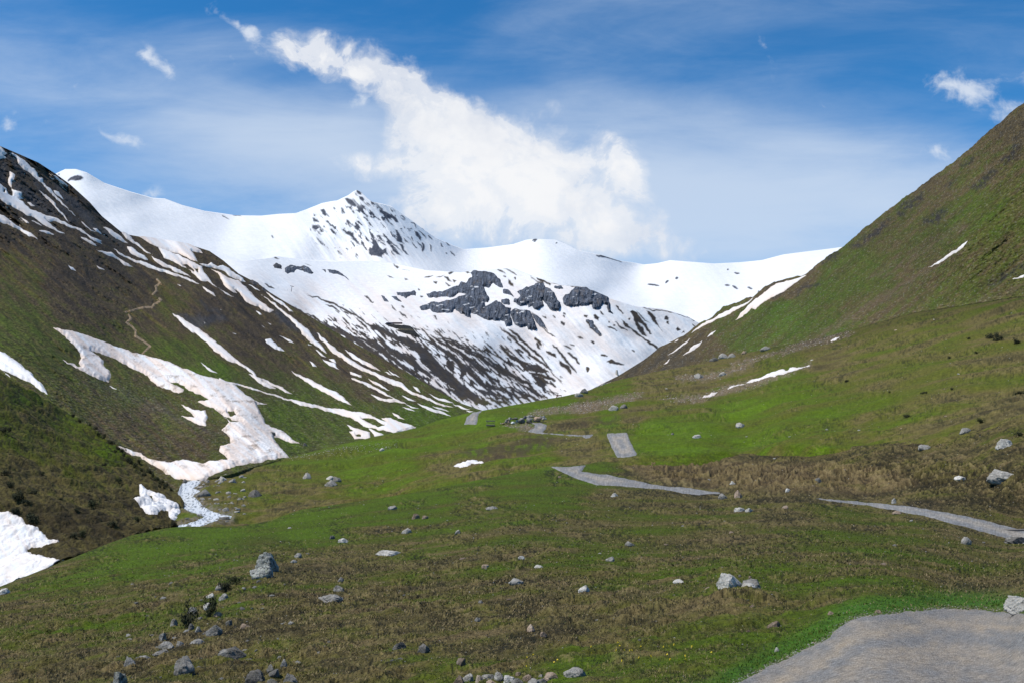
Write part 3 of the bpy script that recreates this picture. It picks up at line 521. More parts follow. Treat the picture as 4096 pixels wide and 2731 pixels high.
# R
GR = [(2300,350,.3),(2200,400,.36),(2100,450,.34),(2000,540,.34),(2250,480,.52),(2200,560,.5),(2000,640,.55),(1900,660,.6),(1950,600,.5),(1800,720,.68),(1700,780,.62),(2000,705,.3),(2100,640,.32),(2200,580,.35),(2300,600,.4),(2200,680,.42),
      (1640,800,.22),(1500,840,.05),(1600,780,.15),(1780,660,.08),(1560,810,.1),(1450,860,.05),(1850,640,.25),(2150,420,.2),(2340,300,.12),(1900,760,.55),(2300,660,.42),(1680,770,.45)]
a, b = rot(R_, -40, 30, 6)
R_.G = idw('D', GR, R_.U, R_.V, 24)+.11+fbm(a, b, 4, 206)*.26+fbm(R_.U/6, R_.V/4, 4, 207)*.16
cR = ramp(R_.G, [(0, (.050, .044, .036)), (.18, (.070, .056, .036)), (.34, (.088, .068, .036)), (.5, (.070, .072, .022)), (.7, (.058, .080, .014)), (.9, (.056, .098, .012)), (1.1, (.06, .12, .012))])
cR = cR*np.array((1.06, 1.03, .9))*(1.05+.38*fbm(*rot(R_, -38, 5, 1.6), 4, 9)+.25*fbm(*rot(R_, -40, 60, 8), 3, 19)+.18*perlin(R_.U/1.3, R_.V/1.3, 3))[..., None]
dark_it = exec_items(ST('U', 45, "1860,250 1800,340 1740,390", "1700,430 1620,510 1540,560", "1400,680 1300,740 1230,780", "1240,590 1180,640 1080,720", "1050,740 940,830 790,930", "740,900 640,1000 600,1030")+ST('U', 22, "1560,350 1480,420", "1440,500 1400,540", "600,1140 480,1190 440,1230", "1875,1040 1750,1110 1640,1160"))
cR = mix(cR, (.034, .031, .030), sstep(-4, 3, sdl(R_, dark_it, 2.5))*.92*sstep(-.5, .2, fbm(R_.U/4, R_.V/4, 4, 61)))
brn_it = exec_items(ST('U', 34, "1530,890 1300,1050 1100,1180 850,1320 600,1470 480,1520", "1875,1160 1700,1240 1500,1320 1200,1440 1000,1500")+ST('U', 26, "1500,780 1300,900 1150,1000 900,1120"))
cR = mix(cR, (.125, .088, .058), sstep(-5, 3, sdl(R_, brn_it, 2))*.65*sstep(-.6, .2, fbm(*rot(R_, -40, 14, 3), 3, 63)))
spk = sstep(.47, .53, perlin(R_.U/1.7, R_.V/1.4, 277))
cR = mix(cR, (.22, .21, .18), spk*.4)
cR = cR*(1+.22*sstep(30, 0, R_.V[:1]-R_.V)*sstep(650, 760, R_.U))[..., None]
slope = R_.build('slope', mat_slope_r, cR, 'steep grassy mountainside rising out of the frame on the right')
# P
def snow_tint(l, pinkw, ang, seed):
    a, b = rot(l, ang, 60, 7)
    t = np.clip(pinkw*(.5+fbm(a, b, 4, seed)*.9+fbm(l.U/40, l.V/25, 3, seed+1)*.6), 0, 1)
    c = mix(np.broadcast_to(SNOW, l.U.shape+(3,)), PINK, t*.6)
    return c
cP_ = snow_tint(P_, sstep(262, 300, P_.V)*.72+.08, 42, 301)
a, b = rot(P_, 44, 40, 2.2)
cP_ = cP_*(1-.05*np.clip(fbm(a, b, 3, 303), 0, 1))[..., None]
bare = exec_items(
    ST('G', 34, "330,80 430,130 520,180 600,220 700,270")+ST('G', 86, "560,190 680,240 740,290 820,370 900,450 1000,540 1100,620 1180,670 1270,715")+ST('G', 34, "0,80 100,140 200,190 290,250 370,300 440,350 520,410 640,480")+
    ST('G', 66, "-60,100 100,220 200,280 300,340 420,410 500,460 600,500 700,540 800,580 900,620 1000,690")+ST('G', 34, "230,190 330,230 400,270 500,330 560,380 640,430 700,480 820,530")+
    ST('G', 28, "300,170 400,240 460,290 530,340")+ST('G', 34, "450,225 520,290 600,335 680,390 760,450 850,520")+ST('G', 24, "620,320 700,380 760,440 860,510")+ST('G', 36, "760,195 850,240 930,290 1000,350 1060,400 1120,450 1180,510 1260,560 1330,590 1410,612")+
    ST('G', 30, "820,170 920,230 1000,280 1080,330 1150,380 1230,440 1300,500 1380,570")+ST('G', 24, "900,190 1000,240 1080,280 1160,320 1250,370 1330,430 1400,480 1500,540")+ST('G', 16, "1000,220 1100,270 1180,310 1260,345 1340,395","1300,560 1400,600 1500,650 1560,680","1060,330 1180,420 1260,480 1340,540")+
    ST('G', 11, "1260,268 1350,340 1430,380 1500,425","1650,540 1740,600 1830,635","1870,250 1935,285","1480,590 1560,625 1650,672","1330,640 1400,680 1460,710","850,150 950,200 1050,240 1130,260","1120,250 1200,290 1260,330")+ST('G', 32, "1280,370 1380,430 1450,480 1540,530 1620,545")+ST('G', 22, "1370,250 1430,310 1500,370 1560,420 1630,455")+
    ST('G', 20, "1380,115 1460,190 1540,260 1620,330 1700,390 1790,455","1440,130 1540,220 1620,280 1700,350 1770,445")+ST('G', 34, "1590,405 1680,425 1740,460","1560,380 1640,440 1720,465")+ST('G', 26, "1590,465 1700,490 1815,530","1620,480 1680,520 1755,548")+
    ST('G', 32, "1840,385 1900,430 1930,478")+ST('G', 20, "1780,240 1830,300 1880,360 1920,410 1972,465","1910,308 1960,350 1992,402","1725,290 1780,320 1815,350","1500,280 1560,310","1640,200 1700,250")+ST('G', 22, "1655,235 1692,280")+ST('G', 36, "2050,58 2100,110 2170,190")+
    ST('G', 20, "1130,470 1200,530 1280,600 1350,640 1470,672","1400,560 1500,620 1600,660 1700,692","1500,530 1600,590 1680,640 1750,668","940,555 1000,610 1080,660 1160,705","1250,650 1340,690 1450,718")+ST('G', 30, "1190,600 1300,632")+ST('G', 42, "1040,380 1090,470 1060,505","960,375 1010,440")+
    ST('G', 18, "2215,380 2280,385 2345,400")+ST('G', 30, "2060,428 2066,462")+ST('G', 12, "1918,245 1955,262","2083,212 2110,238","2165,325 2205,335","1060,195 1075,198","1095,205 1120,210","205,125 260,150","290,110 315,125","360,90 450,160 520,200","850,20 885,55","585,-5 640,40","240,20 300,55 360,95","1750,545 1800,560","1850,70 1880,100","2230,110 2290,140","1430,190 1460,230","1970,185 2000,205")
    +PG('E', "770,330 800,315 870,360 930,440 970,500 1080,660 1040,650 980,570 930,510 880,480 950,560 1000,680 940,650 880,580 850,500 810,420","850,320 920,380 960,440 1040,510 960,460 880,360","1000,310 1060,350 1120,420 1110,450 1150,540 1220,605 1130,540 1060,460 1010,370","645,430 720,490 770,560 880,610 960,690 1080,770 1160,840 1140,860 1030,780 920,680 820,620 760,570 690,530","575,240 620,250 670,370 640,330","1270,400 1300,390 1320,420 1300,450 1245,450","1280,470 1300,460 1310,500 1275,490","1400,580 1430,535 1460,590 1420,605","1480,640 1510,600 1520,635","465,1010 520,1000 600,1030 680,1070 590,1070 500,1050","160,1110 180,1105 210,1140 190,1170 155,1150","460,540 500,540 550,590 490,570","205,730 270,750 260,770","620,155 700,175 800,215 800,240 720,195","850,228 950,240 1000,270 1080,300 1150,300 1280,320 1380,340 1500,380 1560,410 1450,375 1350,355 1250,325 1140,315 1080,320 1010,285 960,265","1450,355 1560,365 1640,420 1730,475 1620,430 1540,385")
    +ST('E', 20, "550,460 640,540 730,600","365,920 420,925 470,950","360,310 400,385","0,960 50,1050","785,860 830,905","1630,490 1690,540","750,425 775,450")
    +PG('K', "640,140 700,160 730,200 690,190 650,160","655,200 720,240 690,250","680,120 760,88 830,82 900,115 870,122 800,98 700,130","1150,78 1200,88 1225,125 1170,100","1250,180 1300,220 1300,250 1260,220","1450,138 1520,190 1580,200 1600,230 1520,200 1470,160","1480,132 1560,168 1650,218 1650,240 1560,195","1650,213 1750,223 1850,233 1950,233 2060,268 2180,328 2205,348 2150,302 2040,262 1940,242 1850,247 1760,237","545,195 585,195 582,214 550,210","740,180 770,190 750,212","545,518 572,520 597,560 565,545","1740,580 1790,600 1780,618 1745,600","2050,520 2080,508 2112,540 2095,570 2060,545","1960,515 2000,520 1990,545 1960,535","1570,520 1605,520 1612,545","105,148 160,155 178,168 130,162","160,35 230,60 215,75","250,80 325,105 290,95","275,160 320,175 290,178","455,160 550,145 500,168","570,150 650,132 600,155")
    +ST('K', 14, "220,480 300,545","155,430 200,470","1210,70 1290,110 1340,150","1180,630 1260,690 1340,750","1250,640 1330,700 1390,753","1540,600 1620,660 1700,730","1470,480 1560,560 1640,660","370,640 430,660","2270,420 2310,460 2335,510","1770,500 1800,520","1200,150 1225,165","1310,170 1325,185","1770,520 1790,545","410,270 430,285","430,335 450,345","240,420 270,440","2220,620 2250,650","2190,570 2210,580","2240,600 2260,615","1670,515 1700,540","1910,715 1950,735")
    +ST('B', 24, "1540,805 1640,830 1740,870 1840,920 1950,970 2080,1040 2200,1105 2330,1195")+ST('B', 20, "1750,920 1820,950 1915,1012","1360,940 1480,1010","1490,1025 1600,1065 1700,1115 1850,1215","1590,1085 1700,1140 1800,1200 1950,1260","2040,1205 2130,1235","2170,1180 2210,1200","2080,1300 2200,1380 2330,1450","2200,820 2310,895","1960,1005 2020,1030","1040,675 1155,742","1830,1190 1900,1230 2000,1290 2100,1330","2130,1240 2250,1310 2323,1370")+PG('B', "1105,345 1150,350 1220,395 1170,390","1510,440 1580,470 1540,460","1755,1130 1780,1115 1787,1145 1760,1145"))
P_.bs = sdl(P_, bare, 1.0)
a, b = rot(P_, 44, 12, 2.2)
ad = fbm(a, b, 3, 311)                                                     # loose speckle of stones and turf around the bare streaks
streakzone = sdl(P_, exec_items(PG('G', "-100,60 300,100 500,170 800,180 1100,260 1300,260 1500,330 1700,450 1800,600 1500,720 1200,740 900,700 500,560 0,300 -100,150")), 0)
mb = np.maximum(sstep(-.5, .45, P_.bs), sstep(.58, .70, ad+.45*sstep(-22, 6, streakzone)+.25*np.exp(np.minimum(P_.bs, 0)/2.5))*sstep(-40, 0, streakzone))
lowg = sstep(0, 1, (P_.V-392)/12)
bc = mix(ramp(.12+.25*fbm(a, b, 3, 8)+lowg*.3, RL), (.050, .046, .047), sstep(-.1, .5, fbm(P_.U/9, P_.V/9, 3, 55))*.7)
cP_ = mix(cP_, bc, mb[..., None][..., 0])
mtn = P_.build('snowy_mountain', mat_mtn, cP_, 'snow covered mountain flank with dark bare streaks and grey cliffs at the head of the valley')
# F
peak = exec_items(PG('P', "750,66 790,75 825,110 825,135 780,120 750,95","725,105 750,115 780,150 745,140","790,150 840,160 870,190 850,210 800,180","590,180 630,165 700,200 750,240 765,280 740,290 690,270 640,250 620,220","620,285 680,280 710,350 660,320","790,305 830,320 860,370 915,430 850,390 800,350","830,260 880,280 870,300 835,295","945,215 985,235 1015,280 960,260","1025,285 1065,310 1040,320","1065,320 1150,345 1230,400 1290,440 1320,510 1270,490 1240,440 1180,430 1140,390 1080,360","270,325 320,320 365,390 350,415 300,390","165,425 200,430 250,490 250,505 180,480","165,540 230,540 260,580 220,605 170,580","260,570 325,630 280,630","240,620 295,670 240,655","180,370 210,400 190,415","135,570 155,600 158,630 140,610","400,510 425,545 400,540","940,640 980,640 990,720 1040,780 1060,830 1100,870 1150,840 1150,900 1100,950 1095,980 1040,960 990,950 930,910 910,860 960,840 990,790 970,700","1215,620 1240,640 1270,700 1240,690","1275,600 1320,620 1370,710 1380,780 1340,760 1300,740 1310,670","1320,780 1370,790 1400,860 1470,940 1420,920 1370,860","1225,815 1290,860 1355,950 1290,920 1240,870","1540,610 1590,640 1630,700 1620,740 1570,690","1630,760 1670,790 1680,870 1650,890 1640,820","1730,780 1760,810 1775,890 1745,850","670,640 720,630 720,665","610,620 700,680 690,690 630,650","820,770 855,800 825,805","1085,680 1160,690 1130,700")
  +ST('P', 16, "1510,770 1575,845","1480,490 1530,520 1558,570","1600,610 1650,650 1685,720","680,710 740,750 815,812","230,710 300,800","555,340 580,388","925,335 988,390","1090,770 1145,805","1215,870 1258,938","900,230 945,280","1180,730 1260,790 1330,860","1390,700 1460,785","1500,690 1530,750","1710,660 1780,735","1900,790 1920,835","2010,880 2090,965","1950,895 1975,920","1580,750 1650,850","1350,400 1410,440","1640,560 1680,590","640,520 680,560","770,545 775,580","445,300 470,330","1085,430 1105,442","1170,470 1200,500","1200,500 1255,550","430,610 455,635","305,540 330,570","340,488 380,490","960,420 1000,430","700,180 800,260","850,440 890,450","1480,580 1510,590","1350,600 1375,600","815,690 820,630","1120,650 1130,700","1220,320 1250,355","1965,770 2010,815")
  +PG('A', "785,460 830,430 900,393 940,408 972,440 935,460 880,470 830,465 800,480","670,405 705,395 700,415")+ST('T', 12, "1100,492 1118,486","1408,525 1442,530","1455,530 1490,560","1550,545 1582,560","198,252 235,248","212,262 225,256","1465,455 1505,460","600,346 640,350 760,385","925,530 1000,540","1040,520 1060,500","1615,575 1630,570","1420,438 1430,436","350,262 356,270")+ST('B', 14, "1118,118 1140,150")+ST('Q', 6, "1310,525 1340,540","1390,560 1435,588","1460,560 1515,572"))
F_.bs = sdl(F_, peak, .75)
a, b = rot(F_, 50, 12, 3)
pz = np.exp(-(((F_.U-362)/52)**2+((F_.V-232)/32)**2))
sp = sstep(.43, .53, fbm(a, b, 4, 411)*.9+.30*pz-.12+.35*np.exp(np.minimum(F_.bs, 0)/3))*sstep(.25, .6, pz)
mb = np.maximum(sstep(-.45, .45, F_.bs), sp)
cF = mix(np.broadcast_to(SNOW*.98, F_.U.shape+(3,)), PINK, np.clip(fbm(*rot(F_, 52, 50, 3), 3, 9)*1.2*sstep(225, 262, F_.V)*pz*1.6, 0, .5))
cF = mix(cF, (.74, .76, .80), np.clip(fbm(F_.U/30, F_.V/12, 3, 99), 0, 1)*.5)
rk = fbm(F_.U/2.5, F_.V/2.5, 3, 5)
cF = mix(cF, np.stack([.060+.03*rk, .066+.03*rk, .085+.03*rk], -1), mb)
rel(F_, -.003*sstep(-1, 2, F_.bs)*(1+fbm(F_.U/2, F_.V/2, 2, 3)))
ridge = F_.build('snowy_ridge', mat_far, cF, 'far white ridge with a pointed rocky summit closing the valley')
# unseen flat sheet added under everything to block world light from below
gp = np.array([[x, y, -60+0*x] for x in (-9000., 9000.) for y in (-3000., 12000.)])
o = mesh_np('terrain', gp[[0, 2, 3, 1]], np.array([[0, 1, 2, 3]]), np.tile([[.06, .07, .03]], (4, 1)), True, mat_mid); tag(o, 'unseen sheet added under the valley to block light from below', kind='structure')
# ================================================================ SKY, SUN, CAMERA
SUN_EL, SUN_AZ = math.radians(57), math.radians(-104)      # azimuth measured from +Y (view direction), negative = left
def build_world():
    w = bpy.data.worlds.new('World'); S.world = w; w.use_nodes = True
    nt = w.node_tree; N = nt.nodes; L = nt.links; N.clear()
    out = N.new('ShaderNodeOutputWorld'); bg = N.new('ShaderNodeBackground'); bg.inputs[1].default_value = .10
    L.new(bg.outputs[0], out.inputs[0])
    sky = N.new('ShaderNodeTexSky'); sky.sky_type = 'NISHITA'; sky.sun_disc = False
    sky.sun_elevation = SUN_EL; sky.sun_rotation = SUN_AZ; sky.altitude = 2200; sky.air_density = 1.0; sky.dust_density = .3; sky.ozone_density = 3.0
    def M(op, a, b=None, c=None, clamp=False):
        n = N.new('ShaderNodeMath'); n.operation = op; n.use_clamp = clamp
        for i, q in enumerate((a, b, c)):
            if q is None: continue
            if isinstance(q, (int, float)): n.inputs[i].default_value = q
            else: L.new(q, n.inputs[i])
        return n.outputs[0]
    def ss(x, lo, hi):
        n = N.new('ShaderNodeMapRange'); n.interpolation_type = 'SMOOTHSTEP'; n.inputs[1].default_value = lo; n.inputs[2].default_value = hi
        L.new(x, n.inputs[0]); return n.outputs[0]
    def mixc(f, a, b):
        n = N.new('ShaderNodeMix'); n.data_type = 'RGBA'
        if isinstance(f, (int, float)): n.inputs[0].default_value = f
        else: L.new(f, n.inputs[0])
        for i, q in ((6, a), (7, b)):
            if isinstance(q, tuple): n.inputs[i].default_value = (*q, 1)
            else: L.new(q, n.inputs[i])
        return n.outputs[2]
    tc = N.new('ShaderNodeTexCoord'); sp = N.new('ShaderNodeSeparateXYZ'); L.new(tc.outputs['Generated'], sp.inputs[0])
    yy = M('MAXIMUM', sp.outputs[1], .08)
    px = M('DIVIDE', sp.outputs[0], yy); pz = M('DIVIDE', sp.outputs[2], yy)
    cb = N.new('ShaderNodeCombineXYZ'); L.new(px, cb.inputs[0]); L.new(pz, cb.inputs[1]); p = cb.outputs[0]
    def noise(vec, sc, det, rough=.55, dist=0, loc=(0, 0, 0), rot=0, scl=(1, 1, 1)):
        mp = N.new('ShaderNodeMapping'); mp.inputs['Location'].default_value = loc; mp.inputs['Rotation'].default_value = (0, 0, rot); mp.inputs['Scale'].default_value = scl
        L.new(vec, mp.inputs[0]); n = N.new('ShaderNodeTexNoise'); n.inputs['Scale'].default_value = sc; n.inputs['Detail'].default_value = det
        n.inputs['Roughness'].default_value = rough; n.inputs['Distortion'].default_value = dist; L.new(mp.outputs[0], n.inputs['Vector']); return n
    def warp(vec, sc, amt, det=3):
        n = noise(vec, sc, det); a = N.new('ShaderNodeVectorMath'); a.operation = 'SUBTRACT'; L.new(n.outputs['Color'], a.inputs[0]); a.inputs[1].default_value = (.5, .5, .5)
        m = N.new('ShaderNodeVectorMath'); m.operation = 'SCALE'; L.new(a.outputs[0], m.inputs[0]); m.inputs['Scale'].default_value = amt
        s = N.new('ShaderNodeVectorMath'); s.operation = 'ADD'; L.new(vec, s.inputs[0]); L.new(m.outputs[0], s.inputs[1]); return s.outputs[0]
    pw = warp(warp(p, 5, .09), 16, .022)
    def blobs(vec, lst, grad='SPHERICAL'):
        tot = None
        for (x, y, rx, ry, ang, wt) in lst:
            d = unproj(x*.43537, y*.43537, 1.0); d[2] -= CAMZ
            q = (d[0]/d[1], d[2]/d[1]); s = 1/2287.0*1.32
            mp = N.new('ShaderNodeMapping'); mp.vector_type = 'TEXTURE'; mp.inputs['Location'].default_value = (q[0], q[1], 0)
            mp.inputs['Rotation'].default_value = (0, 0, -math.radians(ang)); mp.inputs['Scale'].default_value = (rx*s, ry*s, 1)
            L.new(vec, mp.inputs[0]); g = N.new('ShaderNodeTexGradient'); g.gradient_type = grad; L.new(mp.outputs[0], g.inputs[0])
            tot = M('MULTIPLY', g.outputs['Fac'], wt) if tot is None else M('MULTIPLY_ADD', g.outputs['Fac'], wt, tot)
        return tot
    main = blobs(pw, [(655,125,75,45,10,1.1),(735,118,100,50,22,1.8),(800,165,60,45,30,1.0),(880,165,75,62,25,1.9),(955,220,115,80,30,2.2),(1000,320,120,110,40,1.7),(1110,300,120,80,30,2.0),(1060,420,120,100,40,1.3),(1190,390,150,110,30,2.0),
        (1270,330,90,90,30,1.3),(1330,460,190,100,25,1.7),(1160,500,180,65,0,1.0),(1450,390,38,65,-10,1.0),(1380,340,50,60,0,.9),(1440,530,190,55,15,.7),(1560,575,110,36,12,.6),(830,390,90,34,0,.9),(1000,500,130,60,0,1.0),(1270,565,220,45,0,.9),(960,560,90,30,0,.5)])
    small = blobs(pw, [(340,138,42,30,35,1.25),(385,165,40,30,50,1.1),(260,322,42,18,15,1.3),(305,340,55,22,15,1.2),(500,15,80,22,25,1.2),(560,50,60,26,50,1.3),(600,70,28,30,0,.8),(648,68,16,26,-50,.7),(95,5,26,14,0,.9),(2190,210,80,42,5,1.3),(2260,225,80,50,15,1.3),(2330,250,80,75,40,1.3),(2140,335,70,28,5,1.2),(2180,345,60,24,0,.9),
        (130,305,36,22,30,.9),(40,300,40,30,20,.8),(480,465,34,16,0,.9),(348,440,30,18,0,.9),(520,145,50,28,20,.7),(540,225,50,22,20,.6),(800,235,44,24,-30,.8),(1740,60,22,110,-14,.55),(210,215,30,26,0,.5),(1650,590,60,16,10,.8),(1900,245,60,12,0,.6)])
    n1 = noise(pw, 13, 9, .62); n2 = noise(p, 7, 8, .6, loc=(3, 1, 0)); n3 = noise(pw, 42, 5, .6, loc=(5, 2, 1))
    f = M('ADD', M('SUBTRACT', n1.outputs['Fac'], .5), M('MULTIPLY', M('SUBTRACT', n3.outputs['Fac'], .5), .6))
    mainc = M('MINIMUM', main, 2.1)
    fm = M('MULTIPLY_ADD', f, 4.6, mainc)
    dm = M('MULTIPLY', M('MAXIMUM', M('MULTIPLY', ss(fm, .75, 1.45), .80), ss(fm, .0, 2.3)), ss(main, .02, .4))
    ds = M('MULTIPLY', M('MULTIPLY', ss(M('MULTIPLY_ADD', f, 6.5, small), .35, 2.4), ss(small, .0, .5)), .75)
    # thin high veil, streaked from upper left to lower right and thickening towards the ridge
    v1 = noise(p, 2.2, 8, .55, .6, rot=math.radians(16), scl=(.7, 2.3, 1)); v2 = noise(p, 6.5, 8, .65, .5, loc=(4, 2, 0), rot=math.radians(24), scl=(.6, 2.8, 1))
    vv = M('ADD', M('MULTIPLY', v1.outputs['Fac'], .7), M('MULTIPLY', v2.outputs['Fac'], .3))
    band = blobs(p, [(750,330,1000,210,14,1.3),(1250,480,800,260,5,1.2),(2000,470,700,150,0,1.5),(100,200,500,120,10,.4),(300,420,520,80,10,.25),(1900,330,500,90,8,.45),(1500,250,420,80,10,.3)])
    veil = M('MULTIPLY', ss(M('MULTIPLY_ADD', band, .36, M('MULTIPLY_ADD', M('SUBTRACT', vv, .5), 1.5, .5)), .36, 1.22), .80)
    skyc = N.new('ShaderNodeVectorMath'); skyc.operation = 'MULTIPLY'; L.new(sky.outputs[0], skyc.inputs[0]); skyc.inputs[1].default_value = (.29, 1.02, 1.42)
    c = mixc(veil, skyc.outputs[0], (6.5, 7.5, 8.9))
    shade = ss(M('MULTIPLY_ADD', M('SUBTRACT', n2.outputs['Fac'], .5), 3.2, M('MULTIPLY', pz, -1.6)), -.75, .30)
    cc = mixc(shade, (9.4, 9.45, 9.6), (6.7, 7.2, 8.2))
    c = mixc(ds, c, (8.2, 8.7, 9.4)); c = mixc(M('MULTIPLY', dm, .96), c, cc)
    L.new(c, bg.inputs[0])
    try: w.cycles.sampling_method = 'MANUAL'; w.cycles.sample_map_resolution = 512
    except Exception: pass
build_world()
sun = bpy.data.lights.new('sun', 'SUN'); sun.energy = 4.5; sun.angle = math.radians(.5); sun.color = (1, .945, .85)
so = bpy.data.objects.new('sun', sun); COL.objects.link(so)
sd_ = Vector((math.sin(SUN_AZ)*math.cos(SUN_EL), math.cos(SUN_AZ)*math.cos(SUN_EL), math.sin(SUN_EL)))
so.rotation_euler = sd_.to_track_quat('Z', 'Y').to_euler()
cam = bpy.data.cameras.new('camera'); cam.lens = 36*FPX/1024; cam.sensor_width = 36; cam.clip_end = 40000; cam.clip_start = .1
co = bpy.data.objects.new('camera', cam); COL.objects.link(co); co.location = (0, 0, CAMZ); co.rotation_euler = (math.pi/2+PITCH, 0, 0)
S.camera = co
S.view_settings.view_transform = 'Standard'; S.view_settings.look = 'None'; S.view_settings.exposure = 0; S.view_settings.gamma = 1
S.cycles.max_bounces = 5; S.cycles.diffuse_bounces = 2; S.cycles.glossy_bounces = 2; S.cycles.use_denoising = True
# ================================================================ SNOW PATCHES, STREAM, ROADS, PATH, CLIFFS
mat_snow = vcol_mat('old_snow', 1.2, .05, .55, .25, scale2=2.2, rough=.75, spec=.25)
mat_snow_hi = vcol_mat('high_snow', .25, .05, .5, 1.0, scale2=.5, rough=.75, spec=.25)
def snow_col(pink, ang=40, dirt=0):
    def f(U, V, sd, P):
        a = math.radians(ang); x = U*math.cos(a)+V*math.sin(a); y = -U*math.sin(a)+V*math.cos(a)
        t = np.clip(pink*(.6+fbm(x/30, y/4, 4, 501)*1.2+.5*np.exp(-np.clip(sd, 0, 9)/1.3)), 0, 1)
        c = mix(np.broadcast_to(SNOW, U.shape+(3,)), PINK, t*.8)
        c = mix(c, (.40, .33, .25), np.exp(-np.clip(sd, 0, 9)/.7)*.35)
        if dirt: c = mix(c, (.26, .20, .155), sstep(.12, .75, fbm(U/13, V/5, 5, 503)+.35*fbm(U/1.6, V/1.2, 3, 504))*dirt)
        return c
    return f
for (lk, label, sd, kw) in SNSD:
    l = LAY[lk]; pink = kw.get('pink', .6 if lk == 'L' else .45); lump = kw.get('lump', 0)
    if lump: l_dz = l.P[..., 2].copy(); l.P[..., 2] += np.clip(sd, 0, 3)/3*lump*(billow(l.U/3.2, l.V/2.0, 3, 520)+.4)*l.D/FPX
    o = l.sheet('snow_patch', sd, mat_snow if lk in 'SM' else mat_snow_hi, snow_col(pink, -40 if lk == 'R' else 40, kw.get('dirt', 0)), cap=kw.get('cap', 1.3), k=.9)
    if lump: l.P[..., 2] = l_dz
    if o: tag(o, label, 'snow patch', kw.get('group'))
# ---------------- water, roads, footpath
m, nt, b = new_mat('rushing_water'); Nn = nt.nodes; Lk = nt.links
a_ = Nn.new('ShaderNodeAttribute'); a_.attribute_name = 'col'; Lk.new(a_.outputs['Color'], b.inputs['Base Color']); b.inputs['Roughness'].default_value = .25; b.inputs['Specular IOR Level'].default_value = .6
tc = Nn.new('ShaderNodeTexCoord'); nz = Nn.new('ShaderNodeTexNoise'); nz.inputs['Scale'].default_value = 1.6; nz.inputs['Detail'].default_value = 6; Lk.new(tc.outputs['Object'], nz.inputs[0])
bp = Nn.new('ShaderNodeBump'); bp.inputs['Strength'].default_value = .9; bp.inputs['Distance'].default_value = .3; Lk.new(nz.outputs['Fac'], bp.inputs['Height']); Lk.new(bp.outputs[0], b.inputs['Normal'])
mat_water = m
def wcol(U, V, sd, P):
    f = fbm(U/2.4, V/1.3, 4, 601)
    return mix(np.broadcast_to(np.array((.74, .77, .80)), U.shape+(3,)), (.13, .15, .16), sstep(.12, .34, f+.2*np.exp(-sd/1.2))*.92)
o = M_.sheet('stream', M_.st+.7+M_.wu*.5, mat_water, wcol, cap=1.0, k=.8); tag(o, 'foaming white stream tumbling out from under the snow bridge', 'stream', kind='structure')
mat_gravel = vcol_mat('gravel_road', 22, .38, .9, .03, scale2=60, rough=.95, detail=8)
mat_gravel_far = vcol_mat('gravel_road_far', 3, .28, .6, .1, scale2=8)
def rcol(tan):
    def f(U, V, sd, P):
        wob = fbm(U/40, V/20, 2, 610)*6
        w1 = np.exp(-((sd+wob-17)/5)**2)+.8*np.exp(-((sd+wob-44)/7)**2)
        w2 = np.exp(-((sd+wob-30)/6)**2)+.7*np.exp(-((sd+wob-2)/3)**2)
        t = fbm(U/22, V/9, 4, 611)*.5+.35+.45*w1-.35*w2
        c = mix(np.broadcast_to(np.array((.205, .20, .195)), U.shape+(3,)), (.34, .28, .21), np.clip(t*tan*1.15, 0, 1))
        g = perlin(U/.9, V/.7, 615)
        c = c*(1+.35*fbm(U/1.3, V/.9, 3, 612)+.12*fbm(U/9, V/5, 3, 613)+.25*g)[..., None]
        return mix(c, (.40, .38, .36), sstep(.55, .75, g)*.5)
    return f
def rcol2(U, V, sd, P):
    t = np.clip(np.exp(-((sd-5)/1.8)**2)+fbm(U/9, V/5, 3, 4)*.5+.1, 0, 1)
    return mix(np.broadcast_to(np.array((.19, .192, .195)), U.shape+(3,)), (.30, .27, .23), t*.9)*(1+.35*fbm(U/1.5, V/3.0, 3, 614)+.15*perlin(U, V, 3))[..., None]
rn = N_.rn+N_.wu*1.2
o = N_.sheet('road', rn, mat_gravel, rcol(.75), cap=.9, k=.5, maxlift=.03); tag(o, 'near bend of the gravel road in the lower right corner', 'road', kind='structure')
rf = N_.rf+N_.wv*.45
o = N_.sheet('road', rf, mat_gravel_far, rcol2, cap=.8, k=.8, maxlift=.12); tag(o, 'grey gravel road crossing the meadow on the right', 'road', kind='structure')
o = M_.sheet('road', M_.rd+M_.wv*.6-.2, mat_gravel_far, rcol2, cap=.6, k=.8, maxlift=.2); tag(o, 'gravel road climbing in short visible pieces to the green crest', 'road', kind='structure')
trail = exec_items(LN('Q', 13, "985,965 1005,990 975,1010 982,1035 958,1058","1000,1085 1012,1095 985,1115 965,1122 952,1142","945,1140 880,1145 830,1160 788,1172","808,1190 825,1212 795,1238 830,1262 852,1290 848,1320 900,1350 942,1385 912,1412 895,1430"))
o = L_.sheet('path', sdl(L_, trail, .35), mat_slope, lambda U, V, sd, P: np.broadcast_to(np.array((.30, .225, .145)), U.shape+(3,))*(1+.3*fbm(U/2, V/2, 2, 5))[..., None], cap=.5, k=.8); tag(o, 'pale zigzag footpath crossing the brown mountainside', 'path', kind='structure')
